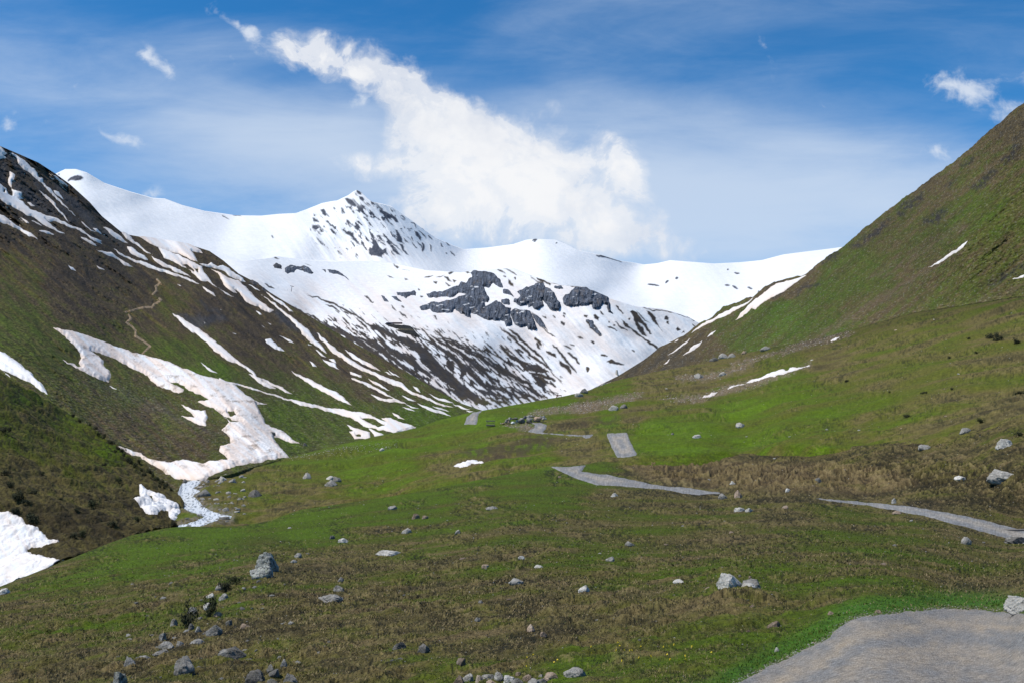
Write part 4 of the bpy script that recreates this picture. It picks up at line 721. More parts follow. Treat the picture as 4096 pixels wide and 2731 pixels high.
# ---------------- cliffs: bodies of rock pushed out of the snow slope, deepest towards their foot
mat_rock = vcol_mat('cliff_rock', .10, .42, 1.0, 7, scale2=.16, rough=.9)
def cliff(l, z, label, *polys, w=1.0, holes=(), out=7, base=(.078, .090, .115), nm='rock_cliff', cat='cliff', group=None):
    it = exec_items(PG(z, *polys)+HG(z, *holes)); sd = sdl(l, it, w)
    P0 = np.concatenate([i[1] for i in it]); v0, v1 = P0[:, 1].min(), P0[:, 1].max()
    def push(U, V, s):
        r = billow(U/2.4+fbm(U/9, V/9, 2, 3), V/16, 4, 620)*1.5+fbm(U/3.2, V/3.2, 4, 621)*.8+fbm(U/10, V/10, 2, 622)*1.2
        return np.where(s > 0, sstep(0, 2.0, s)*(out*(.35+.65*(V-v0)/(v1-v0+1e-3))+r*min(out, 8)*.55), 0)
    def c(U, V, s, P):
        n = fbm(U/2.0, V/6, 4, 623); w_ = sstep(.25, .6, fbm(U/5, V/9, 4, 624))
        n2 = fbm(U/1.3+.2*V, V/9, 3, 627); cc = np.array(base)*np.clip(1.1+.6*n+.8*n2, .25, 3)[..., None]; cc = mix(cc, (.16, .125, .095), w_*.4)
        ledge = sstep(.44, .54, fbm(U/9+.12*V, V/2.6, 4, 625))*sstep(0, 2, s)
        return mix(cc, SNOW*.95, ledge*.8)
    o = l.sheet(nm, sd, mat_rock, c, cap=1.0, k=1.0, push=push)
    if o: tag(o, label, cat, group)
cg = 'grey cliffs on the snowy mountain'
cliff(P_, 'K', 'largest broken grey cliff band in the middle of the snowy mountain', "490,310 560,300 640,290 700,270 780,240 810,200 860,220 880,180 910,160 900,110 950,95 1030,105 1110,120 1150,160 1190,210 1200,250 1160,240 1110,220 1080,260 1030,250 1040,310 1070,360 1065,400 1030,400 1040,430 1100,400 1150,380 1200,400 1230,450 1280,460 1280,530 1300,610 1240,620 1220,560 1160,570 1110,560 1060,560 1000,540 950,510 900,500 910,545 850,520 790,500 740,460 720,490 640,490 560,490 520,480 500,460 430,470 405,440 450,420 520,390 600,400 680,380 730,370 790,330 870,320 910,325 850,310 780,300 740,340 700,350 640,340 580,350 500,345", group=cg)
cliff(P_, 'K', 'middle tower of grey cliff between the largest band and the rounded right block', "1335,290 1380,275 1420,250 1470,250 1530,210 1590,220 1600,260 1650,270 1700,320 1715,370 1740,400 1735,480 1690,480 1640,460 1600,400 1570,370 1590,430 1540,470 1500,470 1480,430 1450,440 1450,410 1380,430 1310,390 1310,360 1360,340", group=cg)
cliff(P_, 'K', 'rounded vertical cliff block furthest right under the crest', "1760,360 1790,320 1850,280 1880,245 1930,245 2000,260 2060,290 2130,290 2180,330 2210,400 2230,480 2250,510 2200,490 2190,430 2150,415 2110,460 2060,460 2050,410 1980,430 1920,430 1880,445 1800,435 1770,410", group=cg)
cliff(P_, 'K', 'lowest blunt cliff pillar hanging below the middle tower', "1280,490 1320,460 1400,460 1460,470 1490,540 1520,640 1500,660 1440,650 1430,620 1370,635 1320,610 1290,540", group=cg)
cliff(P_, 'K', 'slanting rock rib right of the lowest cliff pillar', "1470,490 1540,530 1600,590 1620,640 1560,620 1510,580", out=3, group=cg)
cliff(P_, 'K', 'small crag between the largest cliff band and the middle tower', "1195,370 1240,355 1275,380 1270,430 1220,420 1200,400", out=3, group=cg)
cliff(P_, 'K', 'short cliff step left of the largest band', "200,295 280,310 340,310 370,290 395,310 390,345 330,345 290,360 210,325", out=3, group=cg)
cliff(P_, 'K', 'small slanting outcrop just below the short cliff step', "150,330 200,330 250,388 200,372", out=2, group=cg)
cliff(P_, 'K', 'leftmost small dark outcrop of the cliff row', "45,340 80,338 130,398 80,382", out=2, group=cg)
cliff(P_, 'K', 'thin rock rib running down between the two big cliffs', "1195,260 1250,270 1310,350 1260,322 1200,302", out=2, group=cg)
cliff(P_, 'K', 'little crag in the notch left of the rounded right block', "1690,245 1750,240 1778,265 1740,282 1690,268", out=2, group=cg)
cliff(P_, 'K', 'long dark outcrop on the snow below the rounded right block', "1985,558 2040,568 2060,620 2110,660 2138,722 2080,682 2030,620", out=2, group=cg)
cliff(P_, 'B', 'small dark crag left of the snow terrace rocks', "1130,460 1180,440 1240,470 1235,512 1180,502 1140,492", out=3, base=(.06, .06, .066), group=cg)
cliff(P_, 'B', 'row of brown grey crags on the snow terrace above the lift', "1275,500 1330,460 1380,450 1420,470 1500,465 1560,510 1600,550 1590,572 1530,562 1480,532 1420,510 1390,547 1340,542 1310,557 1280,537", out=3, group=cg)
cliff(P_, 'B', 'tapering line of rocks at the right end of the snow terrace', "1770,513 1860,518 1930,558 2025,645 1990,632 1930,582 1850,562 1790,547", out=2, group=cg)
cliff(P_, 'B', 'tiny brown rock between the crags and the tapering line', "1700,513 1760,518 1757,548", out=2, group=cg)
cliff(L_, 'B', 'dark rounded rock knob on the left ridge, upper one', "868,660 900,622 960,648 988,702 940,695", out=2, base=(.05, .05, .056), group=cg)
cliff(L_, 'B', 'dark rounded rock knob on the left ridge, lower one', "998,732 1030,712 1093,783 1040,765", out=2, base=(.05, .05, .056), group=cg)
# ================================================================ ROCKS
def rock_mat(name, base, lichen, pale, amt=.5, sc=3.0):
    m, nt, b = new_mat(name); N = nt.nodes; L = nt.links
    tc = N.new('ShaderNodeTexCoord'); oi = N.new('ShaderNodeObjectInfo')
    ad = N.new('ShaderNodeVectorMath'); ad.operation = 'ADD'; L.new(tc.outputs['Object'], ad.inputs[0])
    sc_ = N.new('ShaderNodeVectorMath'); sc_.operation = 'SCALE'; L.new(oi.outputs['Location'], sc_.inputs[0]); sc_.inputs['Scale'].default_value = .37; L.new(sc_.outputs[0], ad.inputs[1])
    def nz(s, d=6, r=.6):
        n = N.new('ShaderNodeTexNoise'); n.inputs['Scale'].default_value = s; n.inputs['Detail'].default_value = d; n.inputs['Roughness'].default_value = r; L.new(ad.outputs[0], n.inputs[0]); return n.outputs['Fac']
    def mr(x, a, c, lo=0, hi=1):
        n = N.new('ShaderNodeMapRange'); n.inputs[1].default_value = a; n.inputs[2].default_value = c; n.inputs[3].default_value = lo; n.inputs[4].default_value = hi; L.new(x, n.inputs[0]); return n.outputs[0]
    def mx(f, a, c):
        n = N.new('ShaderNodeMix'); n.data_type = 'RGBA'; L.new(f, n.inputs[0])
        for i, q in ((6, a), (7, c)):
            if isinstance(q, tuple): n.inputs[i].default_value = (*q, 1)
            else: L.new(q, n.inputs[i])
        return n.outputs[2]
    c = mx(mr(nz(sc*.8), .35, .65), tuple(q*.72 for q in base), tuple(q*1.3 for q in base))
    c = mx(mr(nz(sc*2.6, 8, .7), .50, .58, 0, amt), c, lichen)
    c = mx(mr(nz(sc*1.7, 8, .7), .56, .64, 0, .75), c, pale)
    hv = N.new('ShaderNodeHueSaturation'); L.new(c, hv.inputs['Color']); L.new(mr(oi.outputs['Random'], 0, 1, .75, 1.3), hv.inputs['Value']); L.new(hv.outputs[0], b.inputs['Base Color'])
    bp = N.new('ShaderNodeBump'); bp.inputs['Strength'].default_value = 1.0; bp.inputs['Distance'].default_value = .07; L.new(nz(sc*4, 9, .7), bp.inputs['Height']); L.new(bp.outputs[0], b.inputs['Normal'])
    b.inputs['Roughness'].default_value = .9; b.inputs['Specular IOR Level'].default_value = .25
    return m
RM = dict(grey=rock_mat('grey_rock', (.285, .27, .245), (.09, .088, .068), (.47, .45, .40), .6), pale=rock_mat('pale_rock', (.46, .44, .40), (.14, .135, .11), (.62, .59, .54), .5),
          dark=rock_mat('dark_rock', (.14, .132, .12), (.05, .05, .04), (.32, .31, .28), .6), tan=rock_mat('tan_rock', (.30, .225, .165), (.12, .09, .065), (.46, .38, .30), .5),
          lichen=rock_mat('lichen_rock', (.34, .34, .31), (.05, .05, .045), (.46, .48, .36), .9, 4.5))
import bmesh
def rock_mesh(seed, sub=4, flat=.0, cuts=9, sharp=.62):
    r = np.random.default_rng(seed)
    bm = bmesh.new(); bmesh.ops.create_icosphere(bm, subdivisions=sub, radius=1.0)
    V = np.array([v.co[:] for v in bm.verts]); F = np.array([[v.index for v in f.verts] for f in bm.faces]); bm.free()
    for k in range(cuts):
        n = r.normal(size=3); n[2] = abs(n[2])*.8; n /= np.linalg.norm(n); d = r.uniform(sharp-.12, sharp+.22)
        t = V@n; V = V-np.clip(t-d, 0, None)[:, None]*n*.9
    X = V*2.1+r.uniform(-9, 9, 3)
    n1 = perlin(X[:, 0]+X[:, 2]*.7, X[:, 1]-X[:, 2]*.6, seed % 50); n2 = perlin(X[:, 0]*2.7+X[:, 2]*2, X[:, 1]*2.7+X[:, 2]*1.7, seed % 50+7); n3 = perlin(X[:, 0]*6+X[:, 2]*5, X[:, 1]*6-X[:, 2]*5, seed % 50+9)
    V = V*(1+.13*n1+.085*n2+.045*n3)[:, None]
    V /= np.abs(V).max(0)[None]
    return V, F
ROCKV = {}
def rock_data(seed, sub, sharp=.62):
    k = (seed, sub, sharp)
    if k not in ROCKV: ROCKV[k] = rock_mesh(seed, sub, sharp=sharp)
    return ROCKV[k]
_rc = [0]
def layer_at(x, y):
    """the nearest sheet of terrain that shows at this place"""
    for l in (N_, S_, M_, R_, L_, P_):
        us = l.U[0]
        if us[0] <= x <= us[-1]:
            t = np.interp(x, l.cr[:, 0], l.cr[:, 1])
            if y >= t-.3 and y <= np.interp(x, l.fo[:, 0], l.fo[:, 1]): return l
    return M_
def place_rock(x0, x1, y0, y1, kind='grey', label=None, group=None, seed=None, sub=None, name='rock', l=None, sink=.5, depth=.85, yaw=None, parent=None):
    """source-photo pixel box -> a boulder of that size standing on the ground there"""
    _rc[0] += 1; seed = seed or 100+_rc[0]
    u = (x0+x1)/8; v = y1/4; l = l or layer_at(u, v)
    vb = min(v, l.V[0].max()-1); p, d = l.at(u, vb-.10*(y1-y0)/4)
    w = (x1-x0)/4*d/FPX; h = (y1-y0)/4*d/FPX
    sub = sub or (5 if (x1-x0) > 60 else 4 if (x1-x0) > 24 else 3)
    V, F = rock_data(seed, sub)
    ht = h*1.06; full = ht*(1+sink)
    V = V*np.array([w/2, max(w*depth, h*.7)/2, full/2])
    V = V.copy(); V[:, 2] += full/2-full*sink/(1+sink)
    me_o = mesh_np(name, V, F, None, True, RM[kind], parent)
    base = unproj(u, v, d)
    me_o.location = (p[0], p[1]+w*depth*.12, p[2])
    if label: tag(me_o, label, 'rock' if (x1-x0) < 70 else 'boulder', group)
    return me_o
BIG = [
 (1006,1113,2202,2292,'lichen','tall lichen spotted boulder standing alone on the left of the near meadow'),
 (998,1110,2256,2309,'lichen','pale sloping slab leaning against the front of the tall lichen boulder'),
 (2861,2970,2304,2373,'pale','white topped boulder at the left of the three stone group in the right foreground'),
 (2966,3062,2308,2352,'grey','grey boulder at the right of the three stone group in the right foreground'),
 (2960,3034,2342,2367,'pale','low flat stone in front of the three stone group'),
 (2953,2969,2295,2308,'dark','small dark stone perched behind the three stone group'),
 (2994,3010,2299,2312,'tan','small yellowish stone on top of the three stone group'),
 (2819,2846,2353,2373,'tan','small tan stone just left of the white topped boulder'),
 (2690,2742,2309,2326,'pale','low pale stone left of the three stone group'),
 (4030,4160,2380,2442,'pale','pale pinkish boulder cut by the right edge behind the near road'),
 (3067,3130,2477,2511,'tan','tan brown stone on the grass left of the near road'),
 (3309,3336,2438,2454,'tan','small pink white stone above the near road bend'),
 (3500,3526,2434,2450,'tan','small rust brown stone just behind the edge of the near road'),
 (3096,3119,2585,2602,'pale','small whitish stone in the bright verge of the near road'),
 (2934,2981,2029,2045,'pale','flat pale stone, left of the pair below the crossing road'),
 (2981,3014,2027,2047,'pale','rounded white stone, right of the pair below the crossing road'),
 (3128,3157,2018,2033,'tan','cream stone right of the pair below the crossing road'),
 (3840,3889,2142,2176,'grey','grey blocky stone below the crossing road near the right edge'),
 (4015,4110,2140,2174,'dark','dark grey rock on the bank of the crossing road at the right edge'),
 (3568,3612,2042,2054,'tan','flat tan stone on the grass bank of the crossing road'),
 (1642,1682,2050,2075,'tan','reddish stone, larger of two near the middle left of the meadow'),
 (1681,1714,2058,2074,'tan','flat reddish stone touching the larger reddish stone'),
 (1604,1652,2112,2132,'grey','low grey stone below the reddish pair'),
 (1818,1846,2118,2133,'grey','small blue grey stone right of the low grey stone'),
 (1342,1392,2154,2171,'pale','flat white stone between the lichen boulder and the reddish pair'),
 (1312,1340,2136,2156,'dark','small dark stone beside the flat white stone'),
 (1502,1608,2204,2224,'pale','long flat pinkish stone in the middle left of the meadow'),
 (2071,2099,2224,2238,'pale','bright cream stone in the middle of the meadow'),
 (1925,1959,2252,2269,'tan','small brownish stone below the bright cream stone'),
 (2136,2173,2255,2267,'pale','flat pale stone right of the small brownish stone'),
 (2422,2462,2222,2244,'grey','grey angular stone right of the middle of the meadow'),
 (2499,2539,2161,2183,'grey','pale grey wedge stone above the grey angular stone'),
 (2032,2096,2316,2340,'pale','pinkish wedge stone above the dark peat hollow'),
 (2309,2361,2343,2369,'pale','rounded whitish grey stone in the centre right of the meadow'),
 (1351,1378,2306,2325,'grey','small grey stone above the long low stone on the straw slope'),
 (1327,1381,2341,2363,'grey','flat grey white stone above the long low stone'),
 (1258,1372,2374,2401,'grey','long low grey stone on the straw slope'),
 (1895,1923,2472,2488,'grey','small rounded grey stone below the brown bare strip'),
 (1562,1625,2569,2603,'dark','dark angular stone, left of the dark pair near the bottom'),
 (1669,1721,2574,2611,'dark','dark mossy stone, right of the dark pair near the bottom'),
 (1818,1863,2617,2656,'tan','pinkish layered stone near the bottom middle'),
 (2252,2350,2656,2706,'pale','grey white pointed boulder at the bottom edge right of the rubble heap'),
 (2154,2188,2529,2549,'tan','small tan stone above the pointed boulder'),
 (2107,2143,2496,2525,'tan','reddish grey stone in a tussock above the small tan stone'),
 (1937,1991,2023,2036,'grey','flat bluish stone in the grass below the crossing road bend'),
 (2442,2473,1973,1987,'pale','small bright white stone below the crossing road bend'),
 (2231,2247,1901,1909,'tan','tiny brown stone on green grass just under the crossing road'),
 (860,894,2341,2368,'grey','squarish grey stone at the top of the stony strip'),
 (824,861,2371,2391,'pale','pale stone below the squarish one at the top of the stony strip'),
 (747,790,2423,2450,'grey','rounded grey stone left of the shrub pair in the stony strip'),
 (804,864,2413,2441,'pale','white slab between the two dark shrubs'),
 (851,888,2439,2465,'tan','brownish stone right of the two dark shrubs'),
 (872,915,2376,2400,'grey','long grey slab above the two dark shrubs'),
 (679,712,2480,2507,'grey','leftmost upright grey stone beside the lower shrub'),
 (748,776,2497,2520,'dark','small dark stone just below the lower shrub'),
 (902,930,2480,2507,'grey','grey green stone alone right of the stony strip'),
 (952,1003,2496,2512,'tan','flat cream stone right of the stony strip'),
 (777,805,2513,2534,'grey','small stone between the tilted slab and the lower shrub'),
 (634,668,2529,2564,'dark','dark upright stone at the left end of the stony strip'),
 (631,703,2562,2593,'grey','long block stone at the foot of the stony strip'),
 (699,739,2559,2581,'grey','grey stone touching the long block stone'),
 (744,816,2552,2578,'grey','flat slab at the lower right of the stony strip'),
 (821,888,2495,2543,'grey','tilted grey slab pointing up right in the stony strip'),
 (860,989,2572,2636,'dark','broad dark boulder below the stony strip'),
 (682,781,2620,2692,'grey','low brown grey boulder half sunk in turf near the bottom left'),
 (485,543,2626,2663,'grey','grey white boulder left of the half sunk boulder'),
 (539,602,2609,2630,'grey','flat stone above and right of the grey white boulder'),
 (607,674,2603,2621,'grey','long flat stone below the long block stone'),
 (440,507,2680,2740,'lichen','lichen covered boulder at the bottom edge, left side'),
 (961,1064,2665,2745,'dark','large dark rounded boulder at the bottom edge'),
 (1065,1100,2664,2690,'grey','small top stone of the heap beside the large dark bottom boulder'),
 (1072,1125,2690,2716,'dark','middle stone of the heap beside the large dark bottom boulder'),
 (1120,1150,2672,2700,'grey','upright stone in the heap beside the large dark bottom boulder'),
 (1128,1192,2702,2745,'grey','front stone of the heap beside the large dark bottom boulder'),
 (1062,1118,2712,2745,'grey','lowest stone of the heap beside the large dark bottom boulder'),
 (1173,1206,2213,2230,'grey','pointed grey stone right of the tall lichen boulder'),
 (1161,1189,2237,2250,'pale','flat white stone right of the tall lichen boulder'),
 (-6,37,2355,2376,'pale','pale stone at the left edge of the near meadow'),
 (1209,1248,1881,1913,'grey','cube shaped grey boulder standing alone on the middle meadow'),
 (1296,1351,1911,1939,'grey','large base boulder of the stacked group on the middle meadow'),
 (1330,1366,1899,1926,'grey','right upper boulder of the stacked group on the middle meadow'),
 (1303,1337,1896,1913,'pale','left upper boulder of the stacked group on the middle meadow'),
 (1516,1543,1795,1808,'pale','lone whitish rock high on the green middle meadow'),
 (1066,1103,1722,1739,'dark','long dark boulder lying on the huge dirty snow tongue'),
 (1210,1230,1769,1782,'dark','dark rock at the end of the thin snow spit near the valley floor'),
 (876,916,1893,1912,'grey','upper boulder of the cluster on the right stream bank'),
 (868,905,1908,1926,'pale','middle pale boulder of the cluster on the right stream bank'),
 (872,898,1922,1937,'grey','lower boulder of the cluster on the right stream bank'),
 (912,945,1931,1950,'grey','sloping grey rock just right of the bank cluster'),
 (787,845,1960,1986,'grey','large rock jutting into the right side of the stream'),
 (728,752,1914,1931,'dark','dark rock under the snow bridge mouth'),
 (889,918,2026,2041,'grey','flat rock above the lower stream bend'),
 (874,921,2052,2065,'dark','dark wet rock at the tip of the lower stream bend'),
 (991,1046,1962,1990,'dark','rough dark outcrop on the mound right of the stream'),
 (1550,1592,2020,2037,'grey','pointed grey stones group rock at the edge of the bright grass'),
 (2319,2352,1552,1571,'dark','dark reddish boulder on the green crest'),
 (2297,2334,1563,1585,'grey','grey boulder leaning below the dark reddish one on the green crest'),
 (2478,2512,1609,1631,'dark','dark boulder of the pair above the road'),
 (2434,2478,1629,1648,'pale','pale flat boulder of the pair above the road'),
 (2684,2698,1735,1745,'dark','small dark rock left of the white flat rock on the green slope'),
 (2835,2880,1425,1444,'dark','left dark part of the long outcrop at the foot of the right ridge'),
 (2872,2916,1414,1434,'pale','white middle block of the long outcrop at the foot of the right ridge'),
 (2908,2946,1413,1430,'grey','right grey block of the long outcrop at the foot of the right ridge'),
 (2964,2990,1401,1415,'tan','brown squarish rock right of the long outcrop'),
 (3039,3091,1382,1402,'grey','flat grey outcrop above the dark stream channel'),
 (2776,2817,1490,1512,'grey','grey boulder in the brown band of the right meadow'),
 (2876,2910,1487,1503,'grey','flat grey boulder right of the one in the brown band'),
 (2943,2984,1690,1711,'grey','grey slab on the green slope above the crossing road'),
 (2769,2806,1741,1758,'pale','white flat rock on the bright green slope'),
 (3834,3886,1712,1732,'grey','bluish flat slab on the brown slope at right'),
 (3980,4052,1758,1792,'pale','large rock with white left face near the right edge'),
 (3945,4084,1880,1928,'grey','biggest grey boulder at the right edge above the crossing road'),
 (3672,3724,1778,1798,'grey','flat grey slab below the bluish slab on the right slope'),
 (2873,2913,1973,1995,'grey','grey block on the grass bank beside the crossing road'),
 (2937,2973,1963,1992,'tan','pinkish block beside the grey block on the bank of the crossing road'),
 (3141,3164,1951,1969,'pale','white upright stone above the crossing road'),
 (3566,3588,1993,2014,'pale','slanting white stone above the crossing road further right'),
 (3818,3867,1903,1921,'pale','cream flat stones left of the biggest grey boulder'),
 (2919,2943,1928,1943,'pale','small white stone in the straw tussocks above the crossing road'),
 (2825,2850,1916,1926,'grey','low flat stone in the straw tussocks above the crossing road'),
 (3260,3290,1918,1936,'dark','dark stone in the straw tussocks'),
 (2462,2476,1476,1500,'grey','lone grey boulder on the snow at the foot of the snowy mountain'),
]
for (a0, a1, b0, b1, k_, lb) in BIG: place_rock(a0, a1, b0, b1, k_, lb)
# rubble heap at the bottom edge: many separate stones
heap = [(1812,1860,2712,2745,'tan'),(1850,1900,2700,2735,'grey'),(1893,1935,2706,2740,'tan'),(1925,1990,2688,2722,'grey'),(1975,2020,2700,2735,'grey'),(2010,2060,2704,2740,'pale'),(2045,2100,2712,2745,'grey'),(2090,2140,2695,2725,'tan'),
        (2130,2190,2702,2735,'dark'),(2170,2235,2690,2722,'tan'),(1870,1890,2697,2708,'dark'),(2060,2085,2696,2712,'tan'),(2150,2175,2690,2704,'grey'),(1940,1990,2718,2745,'tan'),(2110,2170,2722,2748,'grey')]
for (a0, a1, b0, b1, k_) in heap: place_rock(a0, a1, b0, b1, k_, 'angular brown and grey stone in the rubble heap at the bottom middle edge', 'stones of the bottom rubble heap', name='stone')
# small loose stones: shared meshes, one object each
proto = []
for i in range(7):
    V, F = rock_mesh(900+i, 3, sharp=.6)
    for k_ in ('pale', 'grey', 'tan'):
        me = mesh_np('stone', V, F, None, True, RM[k_]); proto.append((me.data, k_)); bpy.data.objects.remove(me)
def small(u, v, px, label, group, l=None, kinds='pale grey tan'.split()):
    l = l or layer_at(u, v); p, d = l.at(u, v); w = px*d/FPX
    pr = [q for q in proto if q[1] in kinds]; me = pr[rng.integers(len(pr))][0]
    o = bpy.data.objects.new('stone', me); COL.objects.link(o)
    o.scale = (w/2, w*rng.uniform(.35, .6), w*rng.uniform(.2, .36)); o.rotation_euler = (rng.uniform(-.25, .25), rng.uniform(-.25, .25), rng.uniform(0, 6.28))
    o.location = (p[0], p[1], p[2]+w*.06); tag(o, label, 'stone', group); return o
def inrect(n, zone, x0, x1, y0, y1): return [pts(zone, [[rng.uniform(x0, x1), rng.uniform(y0, y1)]])[0] for _ in range(n)]
for u, v in inrect(44, 'D', 560, 2300, 1180, 1540):
    if N_.rn[int((N_.V[0, 0]-v)/(N_.V[0, 0]-N_.V[-1, 0])*0), 0] > 1e9: continue
    if sd_items(np.array([u]), np.array([v]), road_near, pad=40)[0] > -4 or sd_items(np.array([u]), np.array([v]), road_far)[0] > -1: continue
    small(u, v, rng.uniform(2.0, 6.5), 'small loose stone half hidden in the turf of the near meadow', 'loose stones in the near meadow')
for u, v in inrect(62, 'S', 480, 1200, 2300, 2720):
    small(u+rng.normal()*3, v, rng.uniform(2.5, 8), 'small grey stone scattered around the stony strip at lower left', 'loose stones around the stony strip', kinds=['grey', 'pale'])
for u, v in inrect(40, 'D', 1450, 2340, 700, 1120):
    if sd_items(np.array([u]), np.array([v]), road_far)[0] > -1: continue
    if layer_at(u, v) not in (M_, N_): continue
    small(u, v, rng.uniform(1.2, 3.6), 'small pale stone lying on the right hand slope above the crossing road', 'loose stones on the right slope')
for u, v in inrect(50, 'W', 450, 900, 500, 880):
    if layer_at(u, v) is not M_: continue
    s_ = sd_items(np.array([u]), np.array([v]), stream_it)[0]
    if s_ > 1.5: continue
    small(u, v, rng.uniform(1.8, 7), 'grey water worn stone along the stream', 'stones along the stream', kinds=['grey'])
for u, v in inrect(60, 'W', 200, 700, 520, 940):
    if layer_at(u, v) is not M_: continue
    small(u, v, rng.uniform(1.8, 5.5), 'grey water worn stone along the stream', 'stones along the stream', kinds=['grey'])
# scree: uncountable gravel and rubble, one object
def scatter(n, sampler, px0, px1, kind_cols, name, label, mat, sub=1):
    bm = bmesh.new(); bmesh.ops.create_icosphere(bm, subdivisions=sub, radius=1.0)
    B = np.array([v.co[:] for v in bm.verts]); Fb = np.array([[v.index for v in f.verts] for f in bm.faces]); bm.free()
    VV, FF, CC = [], [], []; k = 0
    for i in range(n):
        q = sampler()
        if q is None: continue
        u, v, l = q; p, d = l.at(u, v); w = rng.uniform(px0, px1)**1.0*d/FPX
        V = B*(1+rng.uniform(-.3, .3, (len(B), 1)))*np.array([w/2, w/2*rng.uniform(.6, 1), w*rng.uniform(.2, .4)])
        a = rng.uniform(0, 6.28); R = np.array([[math.cos(a), -math.sin(a), 0], [math.sin(a), math.cos(a), 0], [0, 0, 1]])
        VV.append(V@R.T+p); FF.append(Fb+k); k += len(B); c = np.array(kind_cols[rng.integers(len(kind_cols))])*rng.uniform(.7, 1.25); CC.append(np.tile(c, (len(B), 1)))
    o = mesh_np(name, np.concatenate(VV), np.concatenate(FF), np.concatenate(CC), False, mat); tag(o, label, kind='stuff'); return o
mat_scree = vcol_mat('scree_stone', 6, .3, .5, .05)
def samp_items(items, l, spread=1.0):
    U, Vv = l.U, l.V; sd = sd_items(U, Vv, items)
    idx = np.argwhere(sd > -spread)
    def f():
        i, j = idx[rng.integers(len(idx))]; return U[i, j], Vv[i, j], l
    return f
GC = [(.30, .27, .23), (.22, .20, .18), (.36, .33, .29), (.25, .18, .13)]
scatter(2600, samp_items(gravel_it, M_, 1.5), .5, 1.8, GC, 'scree', 'brown and grey rubble spread in bands across the middle meadow', mat_scree)
def s2():
    u, v = pts('W', [[rng.uniform(880, 2330), 0]])[0][0], 0
    x = rng.uniform(0, 1); zx = 880+x*1450; zy = 350-x*175+rng.normal()*(6+22*rng.random()*x)
    q = pts('W', [[zx, zy]])[0]; return (q[0], q[1], M_) if q[1] > np.interp(q[0], CR_M[:, 0], CR_M[:, 1])+.5 else None
scatter(500, s2, .4, 1.5, [(.34, .33, .31), (.24, .23, .22)], 'rubble', 'line of pale rubble along the edge of the green bench', mat_scree)
def s3():
    q = pts('D', [[rng.uniform(480, 2340), rng.uniform(780, 1180)]])[0]; l = layer_at(*q)
    return (q[0], q[1], l) if l in (M_, N_) and sd_items(np.array([q[0]]), np.array([q[1]]), road_far+road_mid+stream_it)[0] < -1 else None
scatter(1300, s3, .4, 1.3, [(.36, .34, .30), (.24, .22, .19)], 'pebbles', 'pale pebbles sprinkled thinly over the green meadows', mat_scree)
def s4():
    q = np.array([rng.uniform(150, 1024), rng.uniform(500, 682)]); l = layer_at(*q)
    if l is not N_: return None
    g = sd_items(q[:1], q[1:], road_near, pad=60)[0]
    if g > 0 and rng.random() > .9: return None
    return (q[0], q[1], l)
scatter(1500, s4, .5, 2.0, [(.30, .29, .27), (.20, .19, .175), (.27, .21, .16)], 'gravel_stones', 'small scattered gravel stones in the near turf and on the near road', mat_scree)
def s5():
    i, j = EDGE[rng.integers(len(EDGE))]; return N_.U[i, j]+rng.normal()*2, N_.V[i, j]+rng.normal()*1.2, N_
EDGE = np.argwhere((np.abs(N_.rn+N_.wu*1.2) < 3) & (N_.V < 700) & (N_.U < 1040))
scatter(1500, s5, .5, 2.4, [(.26, .25, .23), (.19, .18, .165), (.24, .20, .15)], 'road_gravel', 'loose gravel thrown up along the edge of the near road', mat_scree)
EI = np.argwhere((N_.rn > 2) & (N_.V < 700) & (N_.U < 1040))
def s6():
    i, j = EI[rng.integers(len(EI))]; return N_.U[i, j], N_.V[i, j], N_
scatter(1500, s6, .4, 1.5, [(.36, .34, .31), (.20, .19, .175), (.30, .25, .19)], 'grit', 'coarse grit lying on the surface of the near road', mat_scree)
# ================================================================ BUILT THINGS
def empty(name, loc, rz, label, cat, group=None):
    o = bpy.data.objects.new(name, None); COL.objects.link(o); o.location = loc; o.rotation_euler = (0, 0, rz); o.empty_display_size = .3
    return tag(o, label, cat, group)
def part(name, parent, mat, boxes=(), tubes=(), bevel=.01):
    """boxes: (cx,cy,cz,sx,sy,sz[,rotY]) ; tubes: (p0,p1,r0,r1)"""
    bm = bmesh.new()
    from mathutils import Matrix
    for b in boxes:
        M4 = Matrix.Translation(b[:3]) @ (Matrix.Rotation(b[6], 4, 'Y') if len(b) > 6 else Matrix()) @ Matrix.Diagonal((*b[3:6], 1))
        g = bmesh.ops.create_cube(bm, size=1, matrix=M4)
        if bevel: bmesh.ops.bevel(bm, geom=list({e for v in g['verts'] for e in v.link_edges}), offset=min(bevel, min(b[3:6])*.3), segments=1, affect='EDGES')
    for p0, p1, r0, r1 in tubes:
        p0, p1 = Vector(p0), Vector(p1); dv = p1-p0
        M4 = Matrix.Translation((p0+p1)/2) @ dv.to_track_quat('Z', 'Y').to_matrix().to_4x4()
        bmesh.ops.create_cone(bm, cap_ends=True, segments=10, radius1=r0, radius2=r1, depth=dv.length, matrix=M4)
    me = bpy.data.meshes.new(name); bm.to_mesh(me); bm.free(); me.materials.append(mat)
    o = bpy.data.objects.new(name, me); COL.objects.link(o); o.parent = parent; return o
wood = plain_mat('weathered_wood', (.20, .18, .16), .9, .1, var=.35, scale=9); redwood = plain_mat('red_brown_wood', (.17, .07, .05), .9, .1, var=.3, scale=6)
steel = plain_mat('pylon_steel', (.10, .085, .10), .6, .4); white_r = plain_mat('red_roof', (.40, .22, .20), .7, .2); bluew = plain_mat('blue_wall', (.06, .07, .20), .6, .3); redw = plain_mat('red_wall', (.16, .03, .04), .6, .3)
